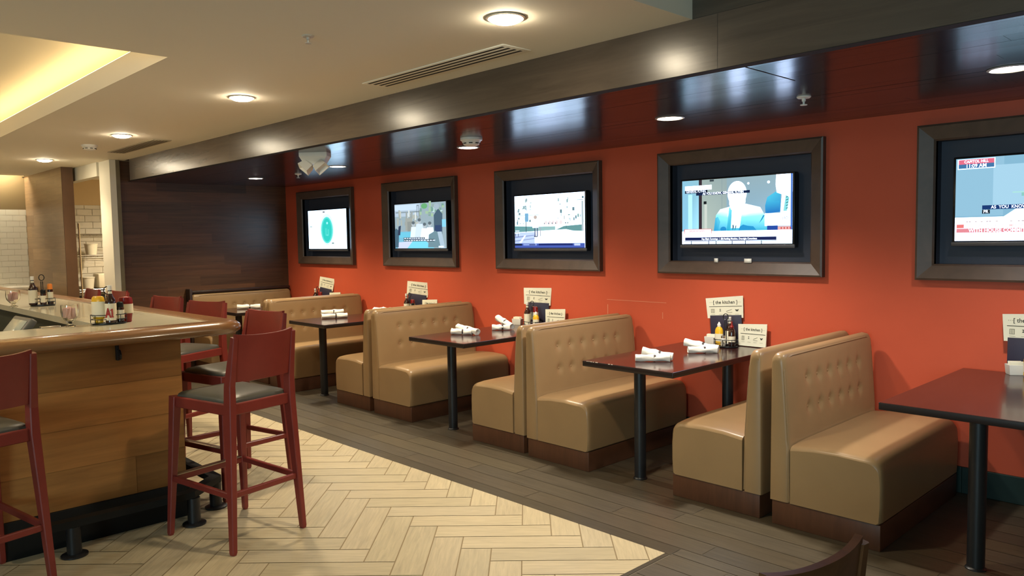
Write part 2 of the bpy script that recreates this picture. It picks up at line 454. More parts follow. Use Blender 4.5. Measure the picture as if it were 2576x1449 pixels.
SCR = [(-8.932, -8.035, 1.443, 1.921), (-7.045, -6.155, 1.446, 1.923), (-5.15, -4.30, 1.449, 1.922), (-3.333, -2.46, 1.474, 1.946), (-1.467, -.60, 1.484, 1.956)]
fl = ['farthest dark wood wall frame, next to the plank wall, around the screen with a teal oval',
      'dark wood wall frame around the screen showing people at a pool table',
      'dark wood wall frame around the screen showing a bright outdoor court',
      'dark wood wall frame around the news screen with two men in blue',
      'nearest dark wood wall frame, cut by the right edge, around the news screen with a clock']
tl = ['flat television showing a teal oval on white', 'flat television showing a crowd around a blue table',
      'flat television showing figures on a bright paved court', 'flat television showing a news picture of men in blue suits over a caption bar',
      'flat television showing news with a clock reading 11:09 AM']
def glow(hexs):
    c = h(hexs); lum = .2*c[0]+.7*c[1]+.1*c[2]; k = 3.6*lum**8      # whites of a screen are far brighter than the room
    return tuple(v*(1.05+k*t) for v, t in zip(c, (.66, .90, 1.40)))
def ecol(hexs): return emis('screen_'+hexs, glow(hexs), 1)
M_glow = emis('screen_picture', (1, 1, 1), 1)
_n = M_glow.node_tree; _a = _n.nodes.new('ShaderNodeAttribute'); _a.attribute_name = 'glow'
_n.links.new(_a.outputs['Color'], [q for q in _n.nodes if q.type == 'EMISSION'][0].inputs[0])
for i, ((a, b), (sx0, sx1, sz0, sz1)) in enumerate(zip(FR, SCR)):
    t = thing('wall_frame', fl[i], 'frame', ((a+b)/2, YB, FZ0), 0, 'wooden frames around the televisions')
    t.location = (0, 0, 0)
    bm = BM()
    frame_loop(bm, a, b, FZ0, FZ1, [(0, YB-.001), (0, YB-.045), (.012, YB-.05), (.085, YB-.022), (FW, YB-.012), (FW, YB+.02)])
    obj('frame', bm, M_frame, t, ang=15)
    bm = BM(); ix0, ix1, d = a+FW, b-FW, YB+.085
    z0, z1 = RZ0, RZ1
    quad(bm, (ix0, d, z0), (ix1, d, z0), (ix1, d, z1), (ix0, d, z1))
    for q in (((ix0, z0), (ix0, z1)), ((ix1, z1), (ix1, z0)), ((ix1, z0), (ix0, z0)), ((ix0, z1), (ix1, z1))):
        quad(bm, (q[0][0], YB-.008, q[0][1]), (q[0][0], d, q[0][1]), (q[1][0], d, q[1][1]), (q[1][0], YB-.008, q[1][1]))
    obj('recess_lining', bm, M_recess, t, smooth=False)
    tv = thing('television', tl[i], 'television', (0, 0, 0), 0, 'televisions on the red wall')
    ys = YB+.002
    bm = BM(); box(bm, sx0-.014, sx1+.014, ys+.001, ys+.05, sz0-.026, sz1+.012, .004)
    obj('housing', bm, M_bezel, tv)
    bm = BM(); box(bm, sx0-.018, sx1+.018, ys-.004, ys+.012, sz0-.030, sz0-.006, .003)
    obj('bottom_trim', bm, M_bezel_s, tv)
    bm = BM(); lay = [0]; gl = bm.loops.layers.float_color.new('glow')
    def P(u, v): return (sx0+u*(sx1-sx0), ys-.0004*lay[0], sz0+v*(sz1-sz0))
    def poly(pts, col):
        f = bm.faces.new([bm.verts.new(P(u, v)) for u, v in pts])
        for q, l in enumerate(f.loops): l[gl] = (*glow(col if isinstance(col, str) else col[q % len(col)]), 1)
        lay[0] += .12
    def rect(u0, v0, u1, v1, col): poly([(u0, v0), (u1, v0), (u1, v1), (u0, v1)], col)
    def oval(cu, cv, ru, rv, col, n=28): poly([(cu+ru*math.cos(2*PI*k/n), cv+rv*math.sin(2*PI*k/n)) for k in range(n)], col)
    caps = []
    R = random.Random(40+i)
    if i == 0:
        rect(0, 0, 1, 1, 'E8FDFB'); oval(.5, .5, .19, .40, 'C2F5EE'); oval(.5, .48, .155, .34, '5FE0D4'); oval(.5, .48, .12, .30, '36D2C6')
        oval(.51, .66, .022, .03, '9AF2E8'); rect(.455, .34, .495, .53, '4FDACE'); rect(.515, .36, .555, .5, '4FDACE'); rect(.48, .33, .54, .37, '62E0D5')
        for _ in range(16):
            u = R.uniform(.15, .85); v = R.choice((.9, .93, .95, .07, .1, .12)); rect(u, v, u+R.uniform(.02, .08), v+.008, 'A9BDBE')
        rect(.40, .93, .46, .97, '7C7F86'); rect(.62, .12, .68, .16, '8FA3A4'); rect(.04, .56, .11, .6, 'C3D6D6'); rect(.75, .72, .84, .735, 'CFE5E4')
    elif i == 1:
        rect(0, 0, 1, 1, '9FB5BE'); rect(0, .72, .52, 1, 'B9CCDB'); rect(.0, .86, .45, .98, 'C8DAE6'); rect(.02, .80, .5, .83, '8FA0A8')
        for _ in range(26): u = R.uniform(.02, .5); v = R.uniform(.45, .74); rect(u, v, u+.03, v+R.uniform(.06, .2), R.choice(('C6C9BD', 'B0B8B0', 'D5DAD2', '9EA8A6')))
        for _ in range(24): u = R.uniform(.5, .96); v = R.uniform(.66, .92); rect(u, v, u+.04, v+R.uniform(.04, .12), R.choice(('A7C9A5', '7FA79A', 'C3DDD6', '98B0AA')))
        oval(.60, .93, .06, .06, '6FB47C'); rect(.45, .72, .455, .95, '3C4650'); rect(.49, .72, .495, .95, '3C4650'); rect(.45, .945, .495, .955, '3C4650')
        rect(.22, .40, .36, .68, 'A7ADA6'); rect(.26, .36, .40, .6, '959C98')
        poly([(.0, 0), (.3, 0), (.55, .38), (.1, .38)], '7FC4DE'); poly([(.07, .24), (.34, .24), (.42, .36), (.12, .36)], '74CDE8')
        poly([(.25, .0), (.78, .0), (.62, .16), (.36, .16)], '7FDCF2'); poly([(.05, 0), (.25, 0), (.36, .16), (.08, .14)], 'CFD6EA')
        for cu, w, hh, c in ((.38, .07, .60, 'D6E4F5'), (.50, .10, .66, 'CFDDF3'), (.60, .09, .56, 'E4EEFA'), (.70, .09, .58, 'DCE8F4')):
            poly([(cu-w, .2), (cu+w, .2), (cu+w*.7, hh-.12), (cu-w*.6, hh-.12)], c); oval(cu, hh-.06, .035, .06, 'B9C6CC'); oval(cu, hh-.03, .032, .035, '66747C')
        poly([(.78, .26), (.93, .26), (.94, .74), (.86, .86), (.78, .72)], '4E6678'); poly([(.79, .3), (.92, .3), (.92, .5), (.8, .5)], '3B4F74'); oval(.83, .9, .05, .07, 'A9BCC8')
        poly([(.66, .02), (.95, .02), (.93, .3), (.8, .38), (.68, .3)], '7796A2'); poly([(.9, .0), (.98, 0), (.92, .36), (.84, .36)], 'B4CBDA')
        poly([(0, .02), (.07, .02), (.09, .4), (.02, .46), (0, .4)], '4C6B7E'); poly([(.06, .3), (.11, .3), (.13, .52), (.08, .5)], '39465E')
        rect(.93, .46, 1, .62, '8CD7F2'); rect(.86, .02, .95, .05, 'E6F2F4')
        rect(.18, .205, .60, .245, '20262E'); rect(.18, .155, .78, .20, '20262E')
        u = .19
        while u < .56: w = R.uniform(.02, .05); rect(u, .215, u+w, .235, 'D9E4EA'); u += w+.012
        u = .19
        while u < .76: w = R.uniform(.02, .05); rect(u, .165, u+w, .187, 'D9E4EA'); u += w+.012
    elif i == 2:
        rect(0, 0, 1, 1, 'F6FDFF'); rect(0, .32, .36, .86, 'DDF6F8'); poly([(.6, .45), (1, .45), (1, .9), (.75, .9)], 'E6F8FA')
        for _ in range(46):
            u = R.choice((R.uniform(.02, .25), R.uniform(.62, .98))); v = R.uniform(.42, .9); rect(u, v, u+R.uniform(.006, .03), v+R.uniform(.01, .07), R.choice(('6F8F98', '9DB7BC', 'B6D0D2', '8FB0B0')))
        poly([(0, .3), (.32, .3), (.32, .40), (0, .42)], '6FA4A6'); poly([(.30, .31), (.60, .33), (.60, .40), (.30, .40)], '9CC5C4'); poly([(.60, .33), (.97, .30), (.97, .42), (.72, .40)], '6C9EA0'); rect(.75, .36, .755, .44, '53777C')
        poly([(0, .08), (1, .08), (1, .26), (.75, .34), (0, .30)], 'F2FAFF'); poly([(0, .08), (.3, .08), (.3, .3), (0, .3)], 'C3D4F4'); poly([(0, .19), (.34, .24), (.34, .25), (0, .215)], '8E9FD0'); poly([(0, .12), (.3, .17), (.3, .185), (0, .14)], '9AAAD6'); poly([(.07, .1), (.10, .1), (.17, .24), (.15, .24)], 'F4FAFF')
        rect(0, .62, .42, .626, '7C939A'); rect(.16, .5, .21, .66, '7FB4D8'); rect(.17, .30, .18, .5, '4F6670')
        rect(.96, .30, .985, .84, 'B9C8CC'); rect(.90, .86, .985, .87, '8A9CA2')
        for k, c in ((.30, '4C5578'), (.335, '4C5578'), (.38, 'A9B4C4')): rect(k, .22, k+.014, .40, c)
        poly([(.27, .38), (.36, .38), (.35, .54), (.28, .54)], 'FFFFFF'); oval(.315, .58, .025, .035, 'C9B8AE'); rect(.292, .205, .345, .222, '353B4E')
        for u in (.47, .52, .57, .62, .68): oval(u, .47, .02, .04, 'E9D8D2')
        for u in (.44, .50, .55, .60, .74, .77): rect(u, .44, u+.012, .47, '5A6470')
        rect(.0, .28, .08, .30, 'EEF4F6'); rect(.01, .32, .07, .335, 'EEF4F6'); rect(.01, .22, .018, .28, '4A545E'); rect(.05, .22, .058, .28, '4A545E')
        rect(0, 0, 1, .085, '4C62B8'); rect(.0, .045, .11, .075, '1C2434'); rect(.13, .045, .33, .075, '98AEEA'); rect(.36, .045, .84, .078, '25306E'); rect(.86, .04, .94, .075, 'C6D2F6')
        rect(.22, .05, .31, .066, '25306E')
    elif i == 3:
        rect(0, 0, 1, 1, ('86B4D2', 'A4CCE8', '98B4BE', '8FAAB4'))
        rect(.0, .12, .165, 1, ('8CCDEB', 'A8E4F4', '93C6D6', '8FC6DE')); rect(.06, .12, .10, .78, 'B0E8F8')
        rect(.195, .12, .43, 1, ('B9C8BC', 'A9BDB6', '97ABAC', '9FB2AE')); rect(.22, .12, .245, .62, 'CBD2C6'); rect(.385, .3, .388, 1, '8299A0'); rect(.165, .2, .195, 1, '3B3038')
        rect(.212, .62, .24, .665, '1E2426'); rect(.27, .965, .31, .995, '3E4A50'); oval(.625, .90, .010, .018, 'E4F4FC'); oval(.80, .90, .012, .02, 'F2FAFF')
        # speaker, over-exposed
        C1, C2, C3 = '3FBBE2', '8EECF6', 'E2FCFF'
        poly([(.32, .19), (.42, .19), (.43, .40), (.33, .44)], ('2FA6D8', '39B4DE', C2, C2)); poly([(.33, .44), (.43, .40), (.47, .57), (.37, .53)], (C2, C2, C3, C3))
        poly([(.42, .19), (.62, .19), (.60, .40), (.43, .40)], (C1, C1, C2, C2)); poly([(.43, .40), (.60, .40), (.60, .60), (.47, .57)], (C2, C2, 'FFFFFF', 'FFFFFF'))
        poly([(.62, .19), (.80, .19), (.77, .42), (.60, .40)], ('35B2DE', '3FC0E0', '9AF0F4', C2)); poly([(.60, .40), (.77, .42), (.73, .54), (.60, .60)], (C2, '9AF0F4', C3, 'FFFFFF'))
        poly([(.43, .20), (.46, .20), (.485, .52), (.455, .56)], ('2FB0D8', '34B8DC', '6FDDEE', '7FE6F2')); poly([(.47, .24), (.55, .24), (.575, .56), (.48, .56)], ('DFF8FC', 'DFF8FC', 'FFFFFF', 'FFFFFF'))
        poly([(.455, .60), (.47, .52), (.52, .49), (.575, .53), (.60, .62), (.60, .74), (.455, .74)], 'FFFFFF'); oval(.525, .76, .086, .185, 'FFFFFF')
        oval(.40, .225, .028, .04, '2C93D2', 14); poly([(.54, .2), (.70, .2), (.67, .26), (.62, .27), (.58, .29), (.55, .26)], '2E9BD6'); poly([(.31, .2), (.35, .2), (.37, .34), (.35, .42), (.325, .40)], ('2F9FD8', '39AEE0', '5CCBEA', '6AD6EE', '52C4E8'))
        poly([(.72, .3), (.75, .36), (.77, .42), (.755, .42)], '2F9CCE'); poly([(.485, .205), (.497, .25), (.495, .29), (.485, .29)], '1E4E66'); poly([(.505, .2), (.517, .25), (.52, .29), (.51, .27)], '1E4E66')
        # second man at the right edge
        poly([(.775, .44), (.90, .46), (.905, .80), (.79, .68), (.772, .56)], ('2F7EC8', '2F86CC', '4FC4E8', '4FC8EA', '3FA6DC')); poly([(.79, .45), (.893, .465), (.893, .62), (.79, .6)], ('2C7AC6', '2C7AC6', '44B4E2', '44B4E2'))
        poly([(.87, .74), (.93, .70), (1, .74), (1, 1), (.865, 1), (.86, .86)], 'FFFFFF'); poly([(.90, .44), (.985, .44), (.985, .76), (.915, .76)], 'F4FFFF'); poly([(.925, .47), (.955, .47), (.975, .66), (.945, .70)], '8ADCDE')
        for v in (.50, .54, .58, .62, .66): poly([(.948, v), (.966, v+.012), (.964, v+.022), (.946, v+.01)], '2F6F7C')
        rect(.77, .26, 1, .445, ('FFFFFF', 'FFFFFF', 'F4F8FF', 'FFFFFF')); rect(.79, .19, .88, .265, '2C4FA6'); rect(.88, .2, 1, .25, 'F0B4B2'); rect(.985, .05, 1, 1, '4A78D0')
        rect(0, 0, 1, .20, 'FBFCFF'); rect(.02, .17, .29, .235, 'FFE2DE'); rect(.02, .16, .026, .235, 'E86A60'); rect(.02, .23, .29, .236, 'E86A60'); rect(.285, .16, .29, .235, 'E86A60')
        rect(.03, .055, .87, .105, '232C5A'); rect(.97, .0, 1, 1, '3C66C0') if False else None
        rect(.02, .0, 1, .05, 'DDEBFA'); rect(.02, .045, .87, .052, '1F2740')
        for u in (.09, .26, .33, .48, .60, .74): rect(u, .0, u+.006, .045, '2A3040')
        rect(.03, .845, .29, .915, 'FFFFFF'); rect(.03, .80, .25, .845, '1C2030'); rect(.14, .76, .64, .80, '1B2A4C')
        for u in (.905, .93, .955, .98): rect(u, .212, u+.010, .238, 'C8504C')
        caps = [('AS YOU KNOW, GENERAL FLYNN', .395, .781, .040, 'FFFFFF'), ('GENERAL FLYNN.', .14, .823, .040, 'F0F4FF'), ('Rep Elijah Cummings  |  (D) Ranking Member, Oversight Committee', .45, .079, .0295, 'FFFFFF'),
                ('LEAD', .935, .37, .045, '20262C'), ('BREAKING NEWS', .15, .203, .03, 'E89088')]
    else:
        rect(0, 0, 1, 1, '86B8D2'); rect(0, .30, .28, 1, '93C2DA'); rect(.22, .4, .42, .9, 'A6D0E4'); rect(.42, .4, .5, 1, '8FB8BC'); rect(.47, .42, .55, 1, 'B89488'); rect(.49, .5, .53, .8, '9C6A58')
        rect(.53, .3, 1, 1, 'F4FBFF'); poly([(.28, .28), (.40, .44), (.56, .56), (.9, .56), (.9, .28)], 'F2FFFE'); poly([(.32, .28), (.36, .34), (.52, .34), (.5, .28)], 'DFFBF8')
        rect(.33, .56, .46, .575, 'A8DCD2'); rect(.38, .52, .40, .56, '8CC8C0')
        rect(.01, .87, .23, .99, 'E6F6FA'); rect(.016, .93, .224, .985, 'E8708A'); rect(.016, .88, .224, .93, '4678A8')
        rect(.16, .375, .9, .425, '1E3C74'); rect(.16, .325, .205, .372, '20262E')
        rect(0, 0, 1, .285, 'FFFAFA'); rect(.01, .155, .055, .20, 'F0807C'); rect(.01, .10, 1, .15, 'E9909A'); rect(0, 0, 1, .085, 'FFFFFF')
        for k in range(18): u = .06+R.uniform(0, .8); rect(u, .225, u+.012, .237, 'C8B4B4')
        caps = [('11:09 AM', .12, .905, .05, 'FFFFFF'), ('CAPITOL HILL', .12, .957, .036, 'FFFFFF'), ('AS  YOU  KNOW,', .315, .40, .042, 'FFFFFF'), ('PR', .182, .348, .042, 'FFFFFF'),
                ('WITH HOUSE COMMITTEE', .27, .124, .05, 'FFFFFF'), ('WHITE HOUSE MEETING', .28, .178, .042, 'F2C0C0')]
    so = obj('screen', bm, M_glow, tv, smooth=False)
    for s, u, v, sz, c in caps:
        x, y, z = P(u, v)
        text_obj('caption', s, sz*(sz1-sz0)*1.25, Matrix.Translation((x, ys-.0004*lay[0]-.0006, z)) @ Matrix.Rotation(PI/2, 4, 'X'), ecol(c), so, sx=.92, bold=.004)

# small papers stuck under the fourth television
for x, w, lab in ((-3.04, .03, 'tiny torn paper scrap stuck on the lower frame edge left of centre'), (-2.80, .055, 'small white paper tag stuck on the lower frame edge under the news screen')):
    bm = BM(); box(bm, x, x+w, YB-.030, YB-.026, RZ0-.006, RZ0+.024, mtx=Matrix.Identity(4))
    tag(obj('paper_tag', bm, M_white), lab, 'paper')

# ------------------------------------------------------------------ booth benches
ROWZ = (.765, .605)
def make_bench(LEN, label, cols=6):
    t = thing('booth_bench', label, 'bench')
    h0 = -LEN/2; D = .575
    bm = BM(); box(bm, .012, D-.004, h0+.006, LEN/2-.006, 0, .13, .003)
    obj('kick_base', bm, M_kick, t)
    # seat: rounded, crowned body
    bm = BM(); loops = []
    ys = [0, .004, .012, .025, .05, .1] ; ys = [h0+y for y in ys] + [h0+LEN*k/10 for k in range(2, 9)] + [-h0-y for y in ys[::-1]]
    def sloop(y):
        e = min(y-h0, -h0-y); q = max(0, 1-e/.03); sh = .02*(1-math.sqrt(max(0, 1-q*q)))
        crown = .012*min(1, e/.12)
        top = .445+crown-sh; x1 = D-sh*.6; x0 = .115
        pts = [(x0, .132), (x1-.012, .132), (x1, .142)] + [(x1+.004, z) for z in (.22, .32)]
        R = .062
        pts += [(x1-R+R*math.sin(a), top-R+R*math.cos(a)) for a in [PI/2*(1-k/5) for k in range(6)]]
        pts += [(x1-.20, top+.006), (x0+.12, top+.002), (x0, top-.012)]
        return [(x, y, z) for x, z in pts]
    loft(bm, [sloop(y) for y in ys])
    obj('seat', bm, M_tan, t)
    # backrest with two rows of pulled buttons
    btn = [(h0+.25+k*(LEN-.45)/(cols-1)*.95, z) for z in ROWZ for k in range(cols)]
    def front(z): return .108 - (z-.44)*.066
    bm = BM(); loops = []
    ee = [0, .003, .007, .012, .02, .03]; nn = int((LEN-.08)/.0165); yb = [h0+e for e in ee]+[h0+.04+(LEN-.08)*k/nn for k in range(nn+1)]+[-h0-e for e in ee[::-1]]
    zs = [.132, .30, .43] + [.45+.0165*k for k in range(26)]
    for y in yb:
        e = min(y-h0, -h0-y); q = max(0, 1-e/.028); sh = .022*(1-math.sqrt(max(0, 1-q*q)))
        q2 = max(0, 1-e/.045); drop = .034*(1-math.sqrt(max(0, 1-q2*q2)))
        pts = [(.0+sh*.3, .132)]
        fr = []
        for z in zs:
            x = (front(z) if z > .44 else .112)-sh
            if z > .46:
                for by, bz in btn:
                    dy, dz = (y-by), (z-bz); r2 = dy*dy+dz*dz
                    x -= .016*math.exp(-r2/.0006)
                    x -= .006*math.exp(-dy*dy/.00007)*math.exp(-dz*dz/.004)
                x += .008*math.sin(min(1, (z-.45)/.45)*PI)*min(1, e/.1)
            fr.append((x, z-drop*max(0, (z-.6)/.3)))
        fr.pop(0)
        pts += [(.112-sh, .132)] + fr
        ft = front(.88)-sh; rr = .018
        pts += [(ft-.003, .893), (ft-.010, .908), (ft-.018, .917-sh*.5), (.031, .921-sh*.6), (.018, .914-sh*.5), (.006+sh*.3, .895)]
        pts = [(x, z-(drop if z > .89 else 0)) for x, z in pts]
        loops.append([(x, y, z) for x, z in pts])
    loft(bm, loops)
    back = obj('backrest', bm, M_tan, t, ang=50)
    bm = BM()
    tube(bm, [(front(.9)-.009, h0+.026, .889)]+[(front(.9)-.003, h0+LEN*k/12, .901) for k in range(1, 12)]+[(front(.9)-.009, -h0-.026, .889)], .0042, 6)
    for sg in (1, -1):
        tube(bm, [(.107, sg*(h0+.008), .14), (front(.46)-.006, sg*(h0+.008), .46), (front(.7)-.006, sg*(h0+.008), .7), (front(.84)-.006, sg*(h0+.009), .825), (front(.9)-.009, sg*(h0+.026), .889)], .0036, 6)
    obj('welt', bm, M_welt, back)
    bm = BM(); lathe(bm, [(.0, -.002), (.009, -.001), (.010, .002), (.006, .005), (0, .006)], (0, 0, 0), 10)
    bmesh.ops.transform(bm, matrix=Matrix.Rotation(PI/2, 4, 'Y'), verts=list(bm.verts))
    b0 = obj('button', bm, M_tan, back)
    for k, (by, bz) in enumerate(btn):
        b = b0 if k == 0 else b0.copy()
        if k: COL.objects.link(b)
        b.location = (front(bz)-.011, by, bz)
    return t
BL = 1.15
bench0 = make_bench(BL, 'nearest tan tufted booth bench facing right, at the table cut by the right edge')
bench0.location = (-1.98, 3.785+BL/2, 0); bench0['group'] = 'tan booth benches along the red wall'
G = 'tan booth benches along the red wall'
for x, y0, rz, lab in (
    (-2.035, 3.80, PI, 'tan booth bench backing onto the nearest bench, facing the chipped mahogany table'),
    (-3.833, 3.80, 0, 'second tan booth bench facing right, behind the chipped mahogany table'),
    (-3.872, 3.82, PI, 'tan booth bench facing left, back to back with the second right-facing one'),
    (-5.815, 3.835, 0, 'third tan booth bench facing right, tufted back under the pool table screen'),
    (-5.865, 3.84, PI, 'tan booth bench facing left, back to back with the third right-facing one'),
    (-7.775, 3.82, 0, 'fourth tan booth bench facing right, half hidden by the red stools'),
    (-7.815, 3.83, PI, 'tan booth bench facing left, almost hidden behind the fourth right-facing one')):
    dup(bench0, (x, y0+BL/2, 0), rz, lab, G)
wb = make_bench(1.30, 'tan booth bench against the dark plank wall at the far end', 7)
wb.location = (XL+.03, 3.67+.65, 0); wb['group'] = G
bm = BM(); box(bm, -.025, .10, -.685, -.652, 0, .985, .006); box(bm, -.025, .06, -.652, .65, .928, .96, .006)
tag(obj('wooden_surround', bm, mat('dark_surround_wood', (.03, .016, .012), .4), wb), 'dark wood surround')

# ------------------------------------------------------------------ tables
def make_table(label, w=.69, l=1.25):
    t = thing('booth_table', label, 'table')
    bm = BM()
    fs = box(bm, -w/2, w/2, -l/2, l/2, .715, .75, .004)
    for f in fs:
        f.material_index = 0 if f.normal.z > .5 else 1
    bm.normal_update()
    for f in bm.faces: f.material_index = 0 if f.normal.z > .5 else 1
    obj('tabletop', bm, [M_table, M_tedge], t)
    for x, y in ((-.04, -l/2+.20), (.14, l/2-.30)):
        bm = BM(); lathe(bm, [(.044, 0), (.044, .005), (.040, .008), (.037, .012), (.037, .69), (.10, .70), (.10, .714)], (x, y, 0), 20)
        obj('leg', bm, M_blackmetal, t)
    return t
TB = {}
tb0 = make_table('dark mahogany booth table with chipped front edge and two napkin pairs')
GT = 'dark wall tables in the booths'
tb0.location = (-2.90, 4.36, 0); tb0['group'] = GT
for x, y0, lab in ((-1.05, 4.33, 'nearest dark table, cut by the right edge of the view'),
                   (-4.78, 4.37, 'dark table in the booth under the outdoor court screen, a napkin pair near its front'),
                   (-6.80, 4.372, 'dark table in front of the fourth right-facing bench, one napkin pair on it'),
                   (-8.70, 4.372, 'farthest dark table, by the plank wall, behind the red stools')):
    dup(tb0, (x, y0, 0), 0, lab, GT)
M_chip = mat('pale_chipped_edge', (.6, .52, .42), .8)
for k in range(9):
    x = -.325+random.random()*.22; bm = BM(); box(bm, x, x+.006+random.random()*.02, -.6262, -.6242, .7475, .7512)
    tag(obj('edge_chip', bm, M_chip, tb0), 'pale chip on the front edge')

[c for c in bpy.data.objects['booth_table.001'].children if c.name.startswith('leg')][0].location.x = .06
# ------------------------------------------------------------------ bar stools
def make_stool(label, SEAT=.75, BACK=1.085, mw=None, mc=None, name='bar_stool', foot=True):
    mw = mw or M_stool; mc = mc or M_seat; k = SEAT/.75
    t = thing(name, label, 'stool' if foot else 'chair')
    fz = SEAT-.005
    for sy in (1, -1):
        bm = BM(); beam(bm, (.262, sy*.232, .012), (.225, sy*.195, fz), (.028, .03), (.046, .05)); beam(bm, (.263, sy*.233, 0), (.262, sy*.232, .014), (.022, .024), (.028, .03))
        obj('leg', bm, mw, t)
        bm = BM(); y0, y1, y2 = sy*.218, sy*.183, sy*.176
        beam(bm, (-.256, sy*.219, 0), (-.255, y0, .014), (.022, .028), (.028, .034))
        beam(bm, (-.255, y0, .012), (-.225, y1, SEAT-.03), (.028, .034), (.040, .056))
        beam(bm, (-.225, y1, SEAT-.032), (-.228, y2+sy*.006, SEAT+.09), (.040, .056), (.036, .050)); beam(bm, (-.228, y2+sy*.006, SEAT+.088), (-.272, y2, BACK-.004), (.036, .050), (.028, .030))
        obj('leg', bm, mw, t)
    bm = BM(); z0, z1 = SEAT-.062, SEAT-.006
    for sy in (1, -1): beam(bm, (-.22, sy*.185, (z0+z1)/2), (.225, sy*.196, (z0+z1)/2), (.022, z1-z0), (.022, z1-z0))
    beam(bm, (-.225, -.18, (z0+z1)/2), (-.225, .18, (z0+z1)/2), (.024, z1-z0), (.024, z1-z0), side=(1, 0, 0)); beam(bm, (.226, -.19, (z0+z1)/2), (.226, .19, (z0+z1)/2), (.022, z1-z0), (.022, z1-z0), side=(1, 0, 0))
    obj('seat_frame', bm, mw, t)
    bm = BM(); loops = []
    for ins, z in ((.0, -.014), (.0, -.002), (.004, .008), (.016, .017), (.05, .026), (.10, .033), (.16, .036)):
        loops.append([(x*(1-ins/.22)+.0, y*(1-ins/.22), SEAT+z) for x, y in ((-.205, -.172), (-.10, -.178), (.10, -.184), (.214, -.188), (.219, -.1), (.219, .1), (.214, .188), (.10, .184), (-.10, .178), (-.205, .172), (-.208, .09), (-.208, -.09))])
    loft(bm, loops); obj('seat_cushion', bm, mc, t, ang=60)
    # curved backrest panel between the rear posts
    bm = BM(); loops = []; zb = SEAT+.105
    for iy in range(13):
        y = -.172+.344*iy/12; c = .026*(1-(y/.172)**2)
        lp = []
        for z in [zb+(BACK-zb)*k/5 for k in range(6)]:
            f = (z-SEAT-.09)/(BACK-SEAT-.09); lp.append((-.238-.040*f-c-.003, z + (.012*abs(y/.172)**3 if z > BACK-.01 else 0)))
        lo = [(x, y, z) for x, z in lp]; hi = [(x+.020, y, z) for x, z in lp[::-1]]
        loops.append(lo+hi)
    loft(bm, loops); obj('backrest', bm, mw, t)
    fh = .302*k
    for sy in (1, -1):
        bm = BM(); beam(bm, (-.235, sy*.206, fh-.012), (.246, sy*.216, fh+.004), (.020, .032), (.020, .032)); obj('stretcher', bm, mw, t)
    bm = BM(); beam(bm, (-.242, -.2, fh-.01), (-.242, .2, fh-.01), (.020, .030), (.020, .030), side=(1, 0, 0)); obj('stretcher', bm, mw, t)
    bm = BM(); beam(bm, (.248, -.21, fh), (.248, .21, fh), (.024, .034), (.024, .034), side=(1, 0, 0))
    fr = obj('footrest', bm, mw, t)
    if foot:
        bm = BM(); box(bm, .230, .268, -.20, .20, fh+.016, fh+.021, .001); tag(obj('foot_plate', bm, M_plate, fr), 'worn pale metal plate')
    return t
GS = 'red bar stools around the bar'
def toploc(px, py, rz, side, off=.176):
    lx, ly = -.278, side*off
    return (px-(math.cos(rz)*lx-math.sin(rz)*ly), py-(math.sin(rz)*lx+math.cos(rz)*ly), 0)
st0 = make_stool('red bar stool standing free at the front of the bar corner, back to the viewer')
st0.location = (-3.957, 1.742, 0); st0.rotation_euler = (0, 0, math.radians(191.5)); st0['group'] = GS
R_ = math.radians
dup(st0, toploc(-3.86, .81, R_(193), -1), R_(193), 'red bar stool cut off by the left edge, at the near side of the bar', GS)
dup(st0, toploc(-4.635, 2.403, R_(-77), 1), R_(-77), 'red bar stool directly behind the front stool, round the bar corner', GS)
dup(st0, toploc(-5.812, 2.523, R_(-66), 1), R_(-66), 'second red stool along the far bar side, light glinting on its seat', GS)
dup(st0, toploc(-6.641, 2.511, R_(-72), 1), R_(-72), 'third red stool along the far side of the bar, only its back above the counter', GS)
dup(st0, toploc(-7.90, 2.48, R_(-80), 1), R_(-80), 'fourth red stool along the far bar side, by the doorway', GS)
dup(st0, (-8.60, 2.10, 0), R_(-88), 'farthest red stool at the far bar side, before the kitchen doorway', GS)
ch = make_stool('brown wooden chair back poking up at the lower right edge', .46, .85, M_brownchair, M_seat, 'dining_chair', False)
ch.rotation_euler = (0, 0, R_(171)); ch.location = toploc(-.69, 1.755, R_(171), -1)

# ------------------------------------------------------------------ bar
bar = thing('bar_counter', 'L-shaped bar with honey wood panels, cream counter and varnished wooden rail', 'bar', (0, 0, 0))
ZT = 1.09
S = Sheet((-4.41, -3.0, .19), (0, 1, 0), (0, 0, 1))
S.rows(0, 4.647, 0, .84, 1.45, .205, .0008, ((1, 1, 1), (.78, .74, .70), (1.2, 1.15, 1.1), (.92, .86, .8)), jit=.05)
box(S.bm, -4.50, -4.413, -3.0, 1.645, .19, 1.03, mi=1)
tag(obj('front_panel', S.bm, [M_barwood, M_barwood], bar, smooth=False), 'honey wood front panels')
S = Sheet((-4.41, 1.647, .19), (-1, 0, 0), (0, 0, 1))
S.rows(0, 6.0, 0, .84, 1.45, .205, .0008, ((1, 1, 1), (.88, .82, .76), (1.1, 1.05, 1.0)), jit=.05)
box(S.bm, -10.4, -4.413, 1.56, 1.645, .19, 1.03, mi=1)
obj('side_panel', S.bm, [M_barwood, M_barwood], bar, smooth=False)
bm = BM(); box(bm, -4.44, -4.395, -3.0, 1.66, 0, .192, .004); box(bm, -10.4, -4.44, 1.615, 1.66, 0, .192, .004)
obj('base', bm, M_black, bar)
bm = BM(); box(bm, -4.87, -4.37, -3.0, 1.84, ZT-.04, ZT, 0); prism(bm, [(-4.87, 1.335), (-4.87, 1.84), (-10.3, 1.73), (-10.3, 1.25)], ZT-.04, ZT)
bmesh.ops.remove_doubles(bm, verts=list(bm.verts), dist=1e-5)
